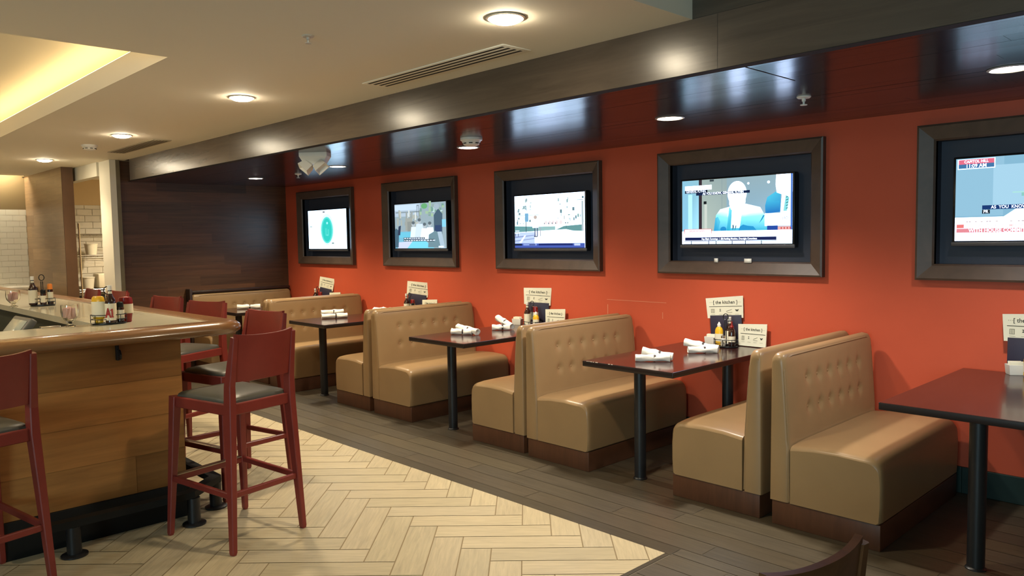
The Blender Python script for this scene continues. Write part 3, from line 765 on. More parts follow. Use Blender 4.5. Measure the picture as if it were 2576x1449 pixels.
tag(obj('countertop', bm, M_stone, bar, smooth=False), 'cream polished counter')
bm = BM()  # bull-nosed rail, rounded at the corner
prof = [(0, ZT+.001), (.0, ZT+.006), (.02, ZT+.010), (.10, ZT+.010), (.135, ZT+.004), (.158, ZT-.012), (.165, ZT-.03), (.158, ZT-.048), (.135, ZT-.062), (.06, ZT-.068), (0, ZT-.068)]
path = [((-4.385, -3.0), (1, 0)), ((-4.385, 1.80), (1, 0))]
for k in range(1, 10):
    a = PI/2*k/10; path.append(((-4.405+.02*math.cos(a), 1.80+.02*math.sin(a)), (math.cos(a), math.sin(a))))
path += [((-4.405, 1.82), (0, 1)), ((-10.3, 1.71), (0, 1))]
loft(bm, [[(p[0]+d*n[0], p[1]+d*n[1], z) for d, z in prof] for p, n in path])
tag(obj('bar_rail', bm, M_rail, bar), 'varnished brown wooden rail')
bm = BM(); box(bm, -4.62, -4.52, -3.0, 1.5, .02, 1.04, 0); box(bm, -10.3, -4.62, 1.38, 1.44, .02, 1.04)
box(bm, -4.64, -4.50, -3.0, 1.4, ZT-.055, ZT-.042)
obj('inner_wall', bm, M_well, bar, smooth=False)
bm = BM(); box(bm, -5.55, -4.64, -3.0, 1.43, .80, .84, .004); box(bm, -5.52, -4.66, -3.0, 1.42, .02, .80); box(bm, -10.3, -5.55, .95, 1.43, .80, .84, .004); box(bm, -10.3, -5.55, .98, 1.42, .02, .80)
obj('back_shelf', bm, M_well, bar)
fr = None
bm = BM(); w = .030
pp = [(-4.24, .90), (-4.24, 1.60), (-4.42, 1.815), (-10.2, 1.815)]
loops = []
for (x, y), (nx, ny) in zip(pp, ((1, 0), (1, .46), (.46, 1), (0, 1))):
    loops.append([(x-nx*w, y-ny*w, .152), (x+nx*w, y+ny*w, .152), (x+nx*w, y+ny*w, .188), (x-nx*w, y-ny*w, .188)])
loft(bm, loops); fr = obj('foot_rail', bm, M_black, bar, smooth=False)
for x, y in ((-4.245, 1.022), (-4.238, 1.615), (-4.418, 1.812), (-5.6, 1.815), (-7.0, 1.815), (-8.4, 1.815)):
    bm = BM(); lathe(bm, [(.062, 0), (.062, .008), (.05, .013), (.034, .014), (.034, .15)], (x, y, 0), 20)
    obj('rail_post', bm, M_blackmetal, fr)
bm = BM(); box(bm, -4.425, -4.385, 1.305, 1.32, .93, 1.02, .004); tube(bm, [(-4.41, 1.3125, .99), (-4.36, 1.3125, .985), (-4.345, 1.3125, .965), (-4.35, 1.3125, .945), (-4.365, 1.3125, .94)], .006, 6)
tag(obj('bag_hook', bm, M_blackmetal, bar), 'small dark hook under the rail')

# things in the well behind the counter
t = thing('card_terminal', 'grey tilted touch terminal with pale screen in the bar well', 'terminal', (-5.06, 1.0, .842), R_(4))
T4 = Matrix.Rotation(R_(38), 4, 'X')
bm = BM(); box(bm, -.12, .12, -.09, .09, 0, .05, .01); box(bm, -.03, .03, -.03, .05, .04, .15, .008); obj('stand', bm, M_devgrey, t)
mt = Matrix.Translation((0, -.02, .215)) @ Matrix.Rotation(R_(52), 4, 'X')
bm = BM(); box(bm, -.15, .15, -.10, .10, -.02, .02, .01, mtx=mt); obj('housing', bm, M_devgrey, t)
bm = BM(); box(bm, -.125, .125, -.075, .075, .0205, .022, mtx=mt); tag(obj('display', bm, M_screenoff, t), 'pale grey display')
t = thing('receipt_printer', 'low dark box behind the glass of pink packets in the bar well', 'printer', (-5.13, 1.23, .842), R_(-25))
bm = BM(); box(bm, -.11, .11, -.09, .09, 0, .15, .015); obj('housing', bm, M_devgrey, t)
bm = BM(); box(bm, -.112, .112, -.092, .092, .15, .19, .015); obj('lid', bm, M_well, t)
t = thing('soda_gun_holder', 'small chrome bracket beside the dark box in the bar well', 'bracket', (-4.93, 1.125, .842))
bm = BM(); box(bm, -.02, .02, -.05, .05, 0, .20, .004); obj('post', bm, M_steel, t)
bm = BM(); box(bm, -.015, .03, -.05, .05, .205, .225, .003); box(bm, -.015, .03, -.05, .05, .235, .25, .003); obj('bracket', bm, M_chrome, t)
t = thing('ice_bin', 'dark lidded bin at the left edge in the bar well', 'bin', (-5.36, .70, .842))
bm = BM(); box(bm, -.16, .16, -.14, .14, 0, .24, .02); obj('body', bm, M_well, t)
bm = BM(); box(bm, -.165, .165, -.145, .145, .24, .265, .01); obj('lid', bm, M_steel, t)

# ------------------------------------------------------------------ table-top things
def bottle(name, label, prof, mb, cap_prof, mc, loc, rz=0, group=None, lab=None, sx=1, sy=1, tilt=0):
    t = thing(name, label, 'bottle', loc, rz, group)
    if tilt: t.rotation_euler = (0, tilt, rz)
    bm = BM(); lathe(bm, prof, n=20, sx=sx, sy=sy); obj('body', bm, mb, t)
    bm = BM(); lathe(bm, cap_prof, n=16, sx=sx, sy=sy); obj('cap', bm, mc, t)
    if lab:
        z0, z1, r, ml = lab
        bm = BM(); loft(bm, [[((r+.0008)*sx*math.cos(2*PI*i/24), (r+.0008)*sy*math.sin(2*PI*i/24), z) for i in range(24)] for z in (z0, z1)], cap=False); obj('label', bm, ml, t)
    return t
def squeeze(hh, r): return [(r*.75, 0), (r, .006), (r*1.02, hh*.35), (r, hh*.62), (r*.82, hh*.72), (r*.42, hh*.80), (r*.38, hh*.82)]
def sauce(hh, r): return [(r*.9, 0), (r, .005), (r, hh*.52), (r*.92, hh*.60), (r*.5, hh*.72), (r*.38, hh*.78), (r*.36, hh*.88)]
def mustard(loc, label, hh=.155, rz=0):
    return bottle('mustard_bottle', label, squeeze(hh, .030), M_mustard, [(.013, hh*.80), (.014, hh*.90), (.008, hh*.93), (.004, hh), (0, hh)], M_white, loc, rz, None, (hh*.18, hh*.5, .0308, M_label), 1, .75)
def ketchup(loc, label, hh=.15, rz=0, sx=1.0):
    return bottle('ketchup_bottle', label, [(.026, 0), (.03, .02), (.034, .05), (.037, hh*.8), (.034, hh*.97), (.02, hh), (0, hh)], M_ketchup, [(.024, -.0), (.029, .003), (.029, .022), (.02, .023)], M_ketchup, loc, rz, None, (hh*.35, hh*.72, .0375, M_label), sx, .7)
def steak(loc, label, hh=.21, rz=0, a1=False):
    t = bottle('sauce_bottle', label, sauce(hh, .029), M_sauce, [(.012, hh*.87), (.013, hh*.88), (.013, hh), (0, hh)], M_white, loc, rz, None, (hh*.07, hh*.52, .0295, M_label))
    bm = BM(); lathe(bm, [(.0112, hh*.74), (.0112, hh*.84)], n=16); obj('neck_label', bm, M_label, t)
    if a1:
        text_obj('lettering', 'A', .070, Matrix.Translation((.0325, 0, hh*.26)) @ Matrix.Rotation(PI/2, 4, 'Z') @ Matrix.Rotation(PI/2, 4, 'X'), M_redprint, [c for c in t.children if c.name.startswith('label')][0], sx=.55, depth=.001, bold=.05)
        lb = [c for c in t.children if c.name.startswith('label')][0]; lb.children[0].data.transform(Matrix.Translation((0, -.011, 0)))
        bm = BM(); z0 = hh*.26-.024; prism(bm, [(.002, 0), (.018, 0), (.018, .006), (.014, .006), (.014, .050), (.009, .050), (.001, .043), (.001, .037), (.006, .040), (.006, .006), (.002, .006)], 0, .001)
        bmesh.ops.transform(bm, matrix=Matrix.Translation((.0325, 0, z0)) @ Matrix.Rotation(PI/2, 4, 'Z') @ Matrix.Rotation(PI/2, 4, 'X'), verts=list(bm.verts)); obj('lettering', bm, M_redprint, lb, smooth=False)
    return t
def shaker(loc, label, mc, hh=.10, r=.019, mb=None):
    return bottle('seasoning_shaker', label, [(r*.9, 0), (r, .004), (r, hh*.7), (r*.85, hh*.74)], mb or M_sauce, [(r*.9, hh*.72), (r*.9, hh*.95), (r*.6, hh), (0, hh)], mc, loc, 0, None, (hh*.15, hh*.6, r+.0005, M_label))
def caddy(loc, label, rz=0, w=.085, d=.06, hh=.225, group='wire condiment caddies'):
    t = thing('condiment_caddy', label, 'caddy', loc, rz, group)
    def ring(z, k=1): return [(w*k*math.cos(a)*1.0, d*k*math.sin(a), z) for a in [2*PI*i/24 for i in range(24)]]
    bm = BM(); loft(bm, [ring(.001, .9), ring(.004, 1), ring(.008, 1), ring(.010, .9)]); obj('tray', bm, M_blackmetal, t)
    bm = BM(); tube(bm, ring(.055), .0028, 6, True); tube(bm, ring(.03), .0022, 6, True)
    for i in range(0, 24, 3): a = ring(.01)[i]; b = ring(.055)[i]; tube(bm, [a, b], .002, 5)
    obj('wire_basket', bm, M_blackmetal, t)
    bm = BM(); tube(bm, [(-.006, 0, .008), (-.006, 0, hh-.05)], .0032, 6); tube(bm, [(.006, 0, .008), (.006, 0, hh-.05)], .0032, 6)
    tube(bm, [(.018*math.cos(2*PI*i/16), 0, hh-.022+.022*math.sin(2*PI*i/16)) for i in range(16)], .0035, 6, True)
    obj('ring_handle', bm, M_blackmetal, t)
    return t

# bar caddy A with bottles inside (standing on its tray)
c0 = Vector((-4.80, 1.395, ZT))
caddy(c0, 'wire caddy on the bar corner holding mustard, steak sauce and ketchup', R_(70), .092, .062, .215)
def onbar(dx, dy): return (c0.x+dx, c0.y+dy, ZT+.0105)
bottle('mustard_bottle', 'yellow mustard bottle in the bar corner caddy', [(.022, .018), (.030, .024), (.035, .05), (.037, .12), (.034, .143), (.026, .152), (0, .153)], M_mustard, [(.020, 0), (.024, .003), (.024, .018), (.02, .019)], M_mustard, onbar(-.004, -.050), R_(45), None, (.035, .122, .0376, M_label), 1, .62)
steak(onbar(.045, .000), 'brown steak sauce bottle with white cap and red lettering in the bar corner caddy', .213, R_(-22), True)
shaker(onbar(.03, .055), 'small dark jar between the steak sauce and the ketchup on the bar', M_black, .115, .020)
ketchup((c0.x-.02, c0.y+.102, ZT+.001), 'dark red ketchup bottle standing at the end of the bar corner caddy', .148, R_(75))
c1 = Vector((-6.67, 1.485, ZT))
caddy(c1, 'farther wire caddy on the bar beside the glass of pink packets', R_(60), .085, .058, .235)
steak((c1.x+.0, c1.y-.062, ZT+.0105), 'dark bottle with white cap in the farther bar caddy', .215, 0)
shaker((c1.x+.03, c1.y+.045, ZT+.0105), 'orange capped shaker in the farther bar caddy', M_orange, .155, .019)
shaker((c1.x+.045, c1.y-.005, ZT+.0105), 'small dark capped jar in the middle of the farther bar caddy', M_black, .115, .02)
def goblet(loc, label, seed, s=1.0):
    t = thing('packet_glass', label, 'glass', loc, 0, 'glasses of pink packets on the bar')
    bm = BM(); lathe(bm, [(.026*s, 0), (.027*s, .004), (.012*s, .010), (.009*s, .020), (.022*s, .030), (.040*s, .055), (.045*s, .085), (.043*s, .122), (.041*s, .122), (.0425*s, .085), (.037*s, .057), (.018*s, .034), (0, .031)], n=28)
    obj('bowl', bm, M_glass, t)
    r = random.Random(seed)
    for k in range(9):
        a = 2*PI*k/9+r.uniform(-.3, .3); rr = .017 if k % 2 else .007
        bm = BM(); box(bm, -.017, .017, -.0022, .0022, -.028, .028, .0015, mtx=Matrix.Translation((loc[0]+rr*math.cos(a), loc[1]+rr*math.sin(a), loc[2]+.074+r.uniform(-.004, .012))) @ Matrix.Rotation(a+r.uniform(-.6, .6), 4, 'Z') @ Matrix.Rotation(r.uniform(-.3, .3), 4, 'X'))
        tag(obj('sweetener_packet', bm, M_pink), 'pink sweetener packet tucked in the '+('nearer' if seed == 1 else 'farther')+' glass on the bar', 'packet', 'pink packets in the '+('nearer' if seed == 1 else 'farther')+' glass')
goblet((-4.835, 1.205, ZT), 'stemmed glass of pink packets beside the bar corner caddy', 1)
goblet((-6.76, 1.312, ZT), 'stemmed glass of pink packets near the farther bar caddy', 2, 1.1)

# napkin rolls
def napkin(loc, rz, label, L=.235, r=.021, tilt=0, lift=0):
    t = thing('napkin_roll', label, 'napkin', (loc[0], loc[1], loc[2]), rz, 'rolled white napkins on the booth tables')
    t.rotation_euler = (0, tilt, rz)
    bm = BM(); loops = []; n = 22; rd = random.Random(int(abs(loc[0]*97+loc[1]*31)*10)); ph = rd.uniform(0, 6)
    for k in range(13):
        x = -L/2+L*k/12; rr = r*(1+.08*math.sin(k*1.3+ph)+(.08 if k in (0, 12) else 0)-(.07 if k == 6 else 0))
        loops.append([(x, rr*(1+.08*math.sin(3*a+k*.7+ph)+.04*math.sin(5*a-k))*math.cos(a), max(lift+r+rr*(1+.08*math.sin(3*a+k*.7+ph)+.04*math.sin(5*a-k))*math.sin(a), lift+.0008)) for a in [2*PI*i/n for i in range(n)]])
    def inner(lp, f, dx): cy = sum(p[1] for p in lp)/n; cz = sum(p[2] for p in lp)/n; return [(p[0]+dx, cy+(p[1]-cy)*f, cz+(p[2]-cz)*f) for p in lp]
    loops = [inner(loops[0], .35, .02), inner(loops[0], .55, .004), inner(loops[0], .86, -.002)] + loops + [inner(loops[-1], .86, .002), inner(loops[-1], .55, -.004), inner(loops[-1], .35, -.02)]
    loft(bm, loops); obj('cloth', bm, M_cloth, t)
    bm = BM(); rb = r*1.03
    loft(bm, [[(x, rr*math.cos(a), max(lift+r+rr*math.sin(a), lift+.0004)) for a in [2*PI*i/n for i in range(n)]] for x, rr in ((.006, rb*.98), (.007, rb), (.019, rb), (.020, rb*.98))], cap=False)
    tag(obj('paper_band', bm, M_band, t), 'dark paper band')
    return t
ZTB = .751
def roll(a, b, za, zb, label, r=.021):
    a, b = Vector((*a, za)), Vector((*b, zb)); d = b-a; c = (a+b)/2
    return napkin((c.x, c.y, ZTB+max(0, (za+zb)/2)), math.atan2(d.y, d.x), label, d.length, r*1.17, -math.atan2(d.z, math.hypot(d.x, d.y)))
roll((-2.975, 4.005), (-2.805, 4.09), .034, .0, 'white napkin roll lying on top at the front of the chipped mahogany table', .0205)
roll((-2.965, 3.925), (-2.80, 4.06), 0, 0, 'white napkin roll underneath at the front of the chipped mahogany table', .019)
roll((-2.985, 4.50), (-2.765, 4.565), .036, .0, 'white napkin roll lying on top, beside the caddy end of the chipped mahogany table', .021)
roll((-2.905, 4.425), (-2.77, 4.56), 0, 0, 'white napkin roll underneath, beside the caddy end of the chipped mahogany table', .019)
roll((-4.975, 4.14), (-4.745, 4.16), .03, .0, 'white napkin roll lying on top, front of the table under the outdoor court screen', .022)
roll((-4.955, 4.06), (-4.80, 4.15), 0, 0, 'crumpled white napkin underneath, front of the table under the outdoor court screen', .021)
roll((-5.02, 4.64), (-4.80, 4.60), .06, .0, 'white napkin roll sticking up behind the second bench back', .023)
roll((-4.905, 4.47), (-4.80, 4.58), 0, 0, 'white napkin roll crossed underneath behind the second bench back', .02)
roll((-7.05, 4.06), (-6.97, 4.27), .036, .036, 'white napkin roll on top on the table behind the third bench', .020)
roll((-6.99, 4.03), (-6.88, 4.26), 0, 0, 'white napkin roll underneath on the table behind the third bench', .021)
roll((-8.83, 3.975), (-8.70, 4.20), 0, 0, 'white napkin roll alone on the farthest table', .022)
napkin((-6.72, 4.58, ZTB), R_(20), 'white napkin barely showing above the third bench back', .2, .045)

# sugar boxes
def sugar_box(loc, rz, label, where):
    t = thing('packet_box', label, 'box', loc, rz, 'white packet boxes on the booth tables')
    bm = BM(); w, d = .042, .030
    loft(bm, [[(sx*w*k, sy*d*k, z) for sx, sy in ((-1, -1), (1, -1), (1, 1), (-1, 1))] for z, k in ((0, .9), (.005, .95), (.055, 1.05), (.056, .98), (.008, .86))], ); obj('holder', bm, M_white, t)
    r = random.Random(int(loc[0]*100))
    for k in range(5):
        bm = BM(); box(bm, -.033, .033, -.0018, .0018, 0, .062, .001, mtx=Matrix.Translation((loc[0], loc[1], loc[2]+.010)) @ Matrix.Rotation(rz, 4, 'Z') @ Matrix.Translation((r.uniform(-.003, .003), -.018+k*.009, 0)) @ Matrix.Rotation(r.uniform(-.08, .08), 4, 'X'))
        tag(obj('sugar_packet', bm, M_paper), 'cream sugar packet standing in the white box '+where, 'packet', 'sugar packets in the white box '+where)
sugar_box((-3.022, 4.905, ZTB), R_(14), 'white packet box left of the mustard on the chipped mahogany table', 'on the chipped mahogany table')
sugar_box((-1.120, 4.90, ZTB), R_(35), 'white packet box on the nearest table by the right edge', 'on the nearest table')
sugar_box((-5.03, 4.90, ZTB), R_(20), 'white packet box on the table under the outdoor court screen', 'under the outdoor court screen')

# menus
def menu(name, loc, rz, label, w, z0, z1, lean=0, roll=0, dark=0, group='menus on the booth tables', cat='menu'):
    """a stiff folded menu: cream cover from z0 to z1, dark board below it down to the table"""
    t = thing(name, label, cat, loc, rz, group)
    t.rotation_euler = (0, roll, rz); t.location.z += abs(math.sin(roll))*w/2
    M0 = Matrix.Rotation(lean, 4, 'X')
    hh = z1-z0
    bm = BM()
    if z0 > .01: box(bm, -w/2+.012, w/2-.012, -.004, .004, 0, z0+.02, .001, mtx=M0)
    box(bm, -w/2, w/2, .0045, .0125, z0, z1, .001, mi=1, mtx=M0)
    obj('board', bm, [M_navy, M_paper], t)
    bm = BM(); loft(bm, [[M0 @ Vector((x, y, z)) for x, z in ((-w/2-.006, z0+hh*.0), (-w/2-.016, z0+hh), (w/2+.004, z0+hh+.012), (w/2, z0+.0))] for y in (.0, -.003)])
    cv = tag(obj('cover', bm, M_paper, t, smooth=False), 'cream printed cover')
    y = -.0038; bm = BM()
    def rc(x0, z_0, x1, z_1, mi=0): quad(bm, *[M0 @ Vector((x*w, y, z0+z*hh)) for x, z in ((x0, z_0), (x1, z_0), (x1, z_1), (x0, z_1))], mi)
    def po(cx, cz, pts, mi=0):
        f = bm.faces.new([bm.verts.new(M0 @ Vector(((cx+px)*w, y, z0+(cz+pz)*hh))) for px, pz in pts]); f.material_index = mi
    rc(-.47, .56, .47, .585)
    for k in range(3):
        for sg in (-1, 1): po(sg*(.36+.04*k), .78, [(.009*math.cos(a), .013*math.sin(a)) for a in [2*PI*i/8 for i in range(8)]], 1)
    for k in range(4): rc(-.42+k*.03, .26, -.405+k*.03, .46, 1)
    rc(-.42, .44, -.32, .46, 1); rc(-.42, .26, -.32, .275, 1)
    po(-.15, .36, [(-.03, .09), (.03, .09), (0, 0), (.03, -.06), (-.03, -.06), (0, 0)]) if False else (po(-.15, .40, [(-.028, .05), (.028, .05), (0, 0)]), po(-.15, .40, [(0, 0), (.028, -.06), (-.028, -.06)]))
    po(.10, .37, [(-.09, -.06), (.08, .04), (.09, .07), (-.07, -.02)], 1); rc(.03, .27, .19, .29, 1)
    po(.33, .38, [(-.06, .05), (-.03, -.03), (-.015, -.07), (0, -.03), (.015, -.07), (.03, -.03), (.06, .05), (0, .02)])
    for k in range(4): rc(-.42+k*.23, .18, -.30+k*.23, .192, 1)
    obj('print', bm, [M_ink, M_ink2], cv, smooth=False)
    text_obj('title', '[ the kitchen ]', .030*w/.22, M0 @ Matrix.Translation((0, y-.0005, z0+hh*.78)) @ Matrix.Rotation(PI/2, 4, 'X'), M_ink, cv, sx=.9)
    return t
A = R_(28)
tl_ = [(-2.91, 4.945, A*.55, 'on the chipped mahogany table', -2.70, .25), (-4.80, 4.922, A*1.1, 'on the table under the outdoor court screen', -4.585, .235), (-6.585, 4.915, A*1.25, 'on the table behind the third bench', -6.37, .225), (-8.47, 4.92, A*1.0, 'on the farthest table', -8.24, .19)]
for (x, y, a, wh, x2, w), rl in zip(tl_, (R_(-3), R_(3), R_(8), R_(12))):
    menu('upright_menu', (x-.01, y, ZTB), a, 'tall cream menu standing against the wall '+wh, w, .190-abs(rl)*.09, .335-abs(rl)*.09, R_(-2), rl)
    menu('table_menu', (x2-.02, 4.945, ZTB), R_(-4)+a*.3, 'low cream menu card right of the caddy '+wh, .20, .004, .155, R_(-5))
    cx = x+.045; cy = y-.11
    caddy((cx, cy, ZTB), 'wire condiment caddy with ring handle '+wh, R_(10), .085, .06, .235)
menu('upright_menu', (-1.065, 4.955, ZTB), R_(8), 'tall cream menu on the nearest table, cut by the right edge', .24, .176, .325, R_(-2))
# T3 bottles
def incad(x, y, dx, dy): return (x+.045+dx, y-.11+dy, ZTB+.0105)
x, y = -2.91, 4.945
mustard(incad(x, y, -.045, -.012), 'yellow mustard bottle with white cap in the caddy on the chipped mahogany table', .165)
steak(incad(x, y, .012, .030), 'tall dark sauce bottle in the caddy on the chipped mahogany table', .20)
bottle('ketchup_bottle', 'dark red bottle with pink tip in the caddy on the chipped mahogany table', squeeze(.16, .024), M_sauce, [(.012, .125), (.015, .135), (.006, .15), (.004, .175), (0, .175)], M_ketchup, incad(x, y, .048, .0), lab=(.03, .07, .0248, M_label))
shaker(incad(x, y, .0, -.034), 'small clear salt shaker at the front of the caddy on the chipped mahogany table', M_chrome, .075, .017, M_white)
x, y = -4.80, 4.922
steak(incad(x, y, -.050, -.01), 'dark bottle with white cap in the caddy under the outdoor court screen', .215)
mustard(incad(x, y, .050, -.005), 'yellow mustard bottle in the caddy under the outdoor court screen', .135)
ketchup(incad(x, y, .0, .030), 'dark red ketchup bottle in the caddy under the outdoor court screen', .175)
x, y = -6.585, 4.915
steak(incad(x, y, -.050, -.005), 'white capped bottle in the caddy behind the third bench', .215)
ketchup(incad(x, y, .0, .028), 'red ketchup bottle in the caddy behind the third bench', .155)
shaker(incad(x, y, .05, 0), 'small dark shaker in the caddy behind the third bench', M_black, .12, .02)
x, y = -8.47, 4.92
steak(incad(x, y, -.050, 0), 'white capped bottle in the caddy on the farthest table', .2)
ketchup(incad(x, y, .01, .028), 'red ketchup bottle in the caddy on the farthest table', .16)
mustard((-1.045, 4.86, ZTB), 'yellow mustard bottle at the right edge of the view', .15)

# ------------------------------------------------------------------ ceiling fittings
def downlight(x, y, z, label, warm=True, r=.075, power=150, group=None, spot=105, col=None):
    t = thing('recessed_downlight', label, 'ceiling light', (x, y, z), 0, group)
    bm = BM(); lathe(bm, [(r+.012, -.0005), (r+.014, -.004), (r+.004, -.007), (r, -.004), (r-.006, -.001), (r-.006, .0)], n=32); obj('trim_ring', bm, M_trimring, t)
    k = 1 if warm else .25
    bm = BM(); lathe(bm, [(r-.004, -.003), (r*.92, -.003-.009*k), (r*.7, -.003-.017*k), (r*.3, -.003-.022*k), (0, -.003-.023*k)], n=28); obj('lens', bm, M_lamp if warm else M_lamp_c, t)
    l = bpy.data.lights.new('lamp', 'SPOT'); l.energy = power; l.spot_size = R_(spot); l.spot_blend = .85; l.shadow_soft_size = .06
    l.color = col or ((1, .81, .57) if warm else (1, .88, .70))
    lo = bpy.data.objects.new('lamp', l); COL.objects.link(lo); lo.parent = t; lo.location = (0, 0, -.04)
    return t
GD = 'warm recessed lights in the white ceiling'
PW = 102
labs = ['nearest warm recessed light in the white ceiling, above the long air vent', 'second warm recessed light along the white ceiling', 'third warm recessed light along the white ceiling, by the far vent', 'farthest warm recessed light in the white ceiling, over the tiled wall end']
for (x, y), lb in zip(((-2.451, 2.345), (-4.908, 2.296), (-7.241, 2.284), (-9.815, 2.28)), labs): downlight(x, y, ZC, lb, True, .073, PW, GD, 128)
GL = 'recessed lights in the low dark ceiling'
labs = ['recessed light at the right edge of the low dark ceiling, over the nearest booth', 'recessed light in the low dark ceiling over the chipped mahogany table', 'recessed light in the low dark ceiling below the round smoke detector', 'recessed light in the low dark ceiling beside the twin-head emergency lamp', 'farthest recessed light in the low dark ceiling, before the plank wall']
for x, lb, cc in zip((-.967, -2.753, -4.63, -6.55, -8.281), labs, ((1, .93, .86), (1, .91, .80), (1, .88, .68), (1, .86, .62), (1, .86, .60))): downlight(x, 4.0, ZL, lb, False, .075, 160 if x < -2 else 110, GL, 125, cc)
# extra lamps added out of view to bounce light onto the ceiling
for x, y in ((-4.9, -.2), (-7.3, -.2), (-4.9, -3.0)): downlight(x, y, ZH if x > -1.9 else ZC, 'warm recessed light of the same row behind the viewer', True, .073, PW*.7, 'warm recessed lights behind the viewer', 140)
downlight(-11.0, 4.0, ZC, 'warm recessed light inside the kitchen', True, .073, 330, None, 150)

def vent(x0, x1, y0, y1, z, n, label, m=None):
    t = thing('air_vent', label, 'vent', (0, 0, 0), 0, 'slotted air vents in the white ceiling')
    bm = BM(); box(bm, x0, x1, y0, y1, z-.006, z-.0005, .002); obj('plate', bm, m or M_ceil, t)
    w = (y1-y0-.03)/n
    for k in range(n):
        yy = y0+.02+w*k
        bm = BM(); box(bm, x0+.03, x1-.03, yy, yy+w*.42, z-.0072, z-.006); obj('slot', bm, M_vent, t, smooth=False)
    return t
vent(-4.02, -2.78, 2.64, 2.835, ZC, 4, 'long four-slot air vent in the white ceiling by the wood soffit')
vent(-8.65, -7.35, 2.58, 2.75, ZC, 5, 'farther slotted air vent in the white ceiling near the doorway', mat('tan_vent_metal', (.36, .30, .21), .6))
def smoke(loc, label, s=1):
    t = thing('smoke_detector', label, 'smoke detector', loc)
    bm = BM(); lathe(bm, [(.075*s, 0), (.075*s, -.014*s), (.066*s, -.02*s), (.052*s, -.046*s), (.03*s, -.055*s), (0, -.056*s)][::-1], n=24); obj('housing', bm, M_white, t)
    bm = BM()
    for k in range(8):
        a = 2*PI*k/8; box(bm, -.012*s, .012*s, -.003, .003, -.040*s, -.034*s, mtx=Matrix.Translation((.058*s*math.cos(a), .058*s*math.sin(a), 0)) @ Matrix.Rotation(a+PI/2, 4, 'Z'))
    obj('vent_slots', bm, M_vent, t, smooth=False)
smoke((-4.20, 3.66, ZL), 'round white smoke detector on the low dark ceiling', 1.05)
smoke((-8.138, 2.275, ZC), 'pale smoke detector on the white ceiling between two far lights', .95)
def sprinkler(loc, label, m, s=1):
    t = thing('sprinkler_head', label, 'sprinkler', loc)
    bm = BM(); lathe(bm, [(0, -.010*s), (.030*s, -.009*s), (.036*s, -.004*s), (.036*s, 0)], n=20); obj('plate', bm, m, t)
    bm = BM(); lathe(bm, [(0, -.045*s), (.018*s, -.045*s), (.018*s, -.041*s), (.005*s, -.040*s), (.006*s, -.026*s), (.010*s, -.024*s), (.010*s, -.008*s)], n=14); obj('deflector', bm, m, t)
sprinkler((-1.885, 3.949, ZL), 'white sprinkler head hanging from the low dark ceiling near the news screen', M_white, 1.0)
sprinkler((-7.509, 4.105, ZL), 'far sprinkler head on the low dark ceiling by the farthest screen', M_white, 1.0)
sprinkler((-3.255, 1.853, ZC), 'small brown sprinkler head in the white ceiling', M_trimring, .8)
t = thing('emergency_light', 'twin-head emergency lamp under the low dark ceiling behind the soffit', 'emergency light', (-5.66, 3.25, ZL), R_(40))
bm = BM(); loft(bm, [[(x*k, y*k, z) for x, y in ((-.115, -.055), (.115, -.055), (.115, .055), (-.115, .055))] for z, k in ((0, 1), (-.03, 1), (-.085, .72), (-.09, .68))]); obj('housing', bm, M_white, t, smooth=False)
for sx, ry in ((-1, R_(38)), (1, R_(-42))):
    mtx = Matrix.Translation((sx*.052, -.045, -.108)) @ Matrix.Rotation(ry, 4, 'Y') @ Matrix.Rotation(R_(12*sx), 4, 'Z') @ Matrix.Rotation(R_(-28), 4, 'X')
    bm = BM(); loft(bm, [[mtx @ Vector((x*k, y*k, z)) for x, y in ((-.052, -.036), (.052, -.036), (.052, .036), (-.052, .036))] for z, k in ((.035, .55), (.02, .8), (-.045, 1.0), (-.045, .9), (-.02, .6))])
    obj('lamp_head', bm, M_white, t, smooth=False)
for p, lb in (((-1.715, 3.25), 'thin seam'),):
    bm = BM(); box(bm, p[0]-.003, p[0]+.003, 3.05, 3.5, ZL-.0012, ZL-.0002); struct('trim_4', bm, M_dark_joint, 'thin dark board joint across the low ceiling')

# ------------------------------------------------------------------ kitchen doorway things and far ledge
t = thing('wire_rack', 'chrome wire shelf rack inside the kitchen doorway', 'rack', (-12.1, 3.16, 0))
for dx, dy in ((0, .03), (-.32, .03), (0, .9), (-.32, .9)):
    bm = BM(); tube(bm, [(dx, dy, 0), (dx, dy, 1.84)], .012, 8); obj('post', bm, M_chrome, t)
for z in (.55, .9, 1.385, 1.69):
    bm = BM()
    for dx in (0, -.32): tube(bm, [(dx, .0, z), (dx, .93, z)], .006, 6); tube(bm, [(dx, .0, z-.03), (dx, .93, z-.03)], .004, 6)
    for k in range(13): tube(bm, [(-.32+.32*k/12, 0, z+.004), (-.32+.32*k/12, .93, z+.004)], .0025, 5)
    for k in range(12): yy = .93*k/11; tube(bm, [(0, yy, z), (0, yy, z-.03)], .0025, 4)
    obj('shelf', bm, M_chrome, t)
def tub(loc, s, label, m, cat='tub'):
    bm = BM(); lathe(bm, [(s*.8, 0), (s, s*1.7), (s*1.05, s*1.72), (s*1.05, s*1.85), (0, s*1.85)], n=20); o = obj('food_tub', bm, m, None, loc); return tag(o, label, cat)
tub((-12.2, 3.36, 1.396), .085, 'pale tub on the upper shelf of the chrome rack', M_paper)
tub((-12.22, 3.30, .911), .09, 'pale tub on the lower shelf of the chrome rack', M_dry)
bm = BM(); box(bm, -12.40, -12.14, 3.42, 3.75, .912, 1.12, .015); tag(obj('food_bin', bm, M_label), 'pale rectangular bin on the lower shelf of the chrome rack', 'bin')
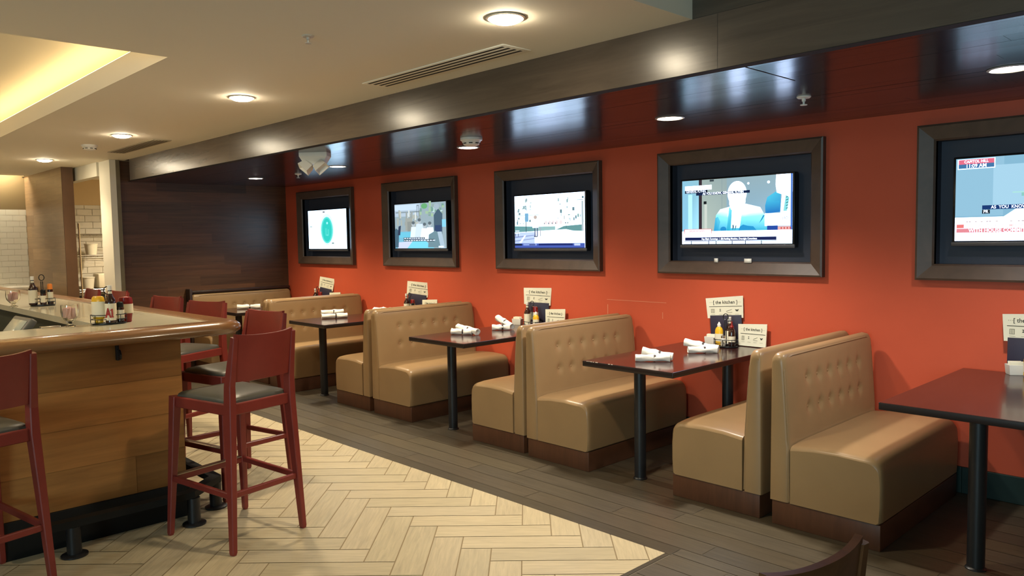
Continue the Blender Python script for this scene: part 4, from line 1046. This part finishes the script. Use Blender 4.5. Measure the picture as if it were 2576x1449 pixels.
bm = BM(); box(bm, -12.40, -12.12, 3.2, 3.9, .562, .80, .015); tag(obj('food_bin', bm, M_black), 'dark bin on the bottom shelf of the chrome rack', 'bin')
t = thing('back_counter', 'pale ledge counter against the white tiled wall beyond the bar', 'counter', (0, 0, 0))
bm = BM(); box(bm, -12.44, -12.02, -2, 2.615, .945, .99, .012); obj('top', bm, M_white, t)
bm = BM(); box(bm, -12.44, -12.06, -2, 2.60, 0, .945); obj('cabinet', bm, M_jamb, t, smooth=False)

# ------------------------------------------------------------------ added window frame and cool fill light (out of view), world, camera
bm = BM()
for a, b, c, d in ((-1.0, 1.8, .85, .92), (-1.0, 1.8, 2.13, 2.2), (-1.0, -.93, .92, 2.13), (1.73, 1.8, .92, 2.13), (.37, .43, .92, 2.13)): box(bm, a, b, -4.63, -4.55, c, d, .005)
struct('window_1', bm, M_white, 'white framed window in the front wall')
l = bpy.data.lights.new('cool_fill', 'AREA'); l.shape = 'RECTANGLE'; l.size = 2.6; l.size_y = 1.2; l.energy = 190; l.color = (.58, .88, 1)  # added fill light, cools the aisle sides of the benches
lo = bpy.data.objects.new('cool_fill', l); COL.objects.link(lo); lo.location = (.4, -4.54, 1.52); lo.rotation_euler = (R_(90), 0, 0)

wd = bpy.data.worlds.new('World'); SC.world = wd; wd.use_nodes = True
wd.node_tree.nodes['Background'].inputs[0].default_value = (.05, .05, .05, 1); wd.node_tree.nodes['Background'].inputs[1].default_value = .3

F, PAN, PIT, ROL = 1946.0136, .805136002, .0658856715, -.0166787433
fw = Vector((-math.sin(PAN)*math.cos(PIT), math.cos(PAN)*math.cos(PIT), -math.sin(PIT)))
rt = Vector((math.cos(PAN), math.sin(PAN), 0)); up = rt.cross(fw)
r2 = rt*math.cos(ROL)+up*math.sin(ROL); u2 = -rt*math.sin(ROL)+up*math.cos(ROL)
cam = bpy.data.cameras.new('camera'); cam.sensor_fit = 'HORIZONTAL'; cam.sensor_width = 36; cam.lens = F/2576*36; cam.clip_start = .05
co = bpy.data.objects.new('camera', cam); COL.objects.link(co)
mw = Matrix(((r2.x, u2.x, -fw.x, 0), (r2.y, u2.y, -fw.y, 0), (r2.z, u2.z, -fw.z, 1.55), (0, 0, 0, 1)))
co.matrix_world = mw
SC.camera = co
vs = SC.view_settings
SC.display_settings.display_device = 'sRGB'
vs.view_transform = 'Standard'; vs.look = 'None'; vs.exposure = 0.0; vs.gamma = 1; vs.use_curve_mapping = False
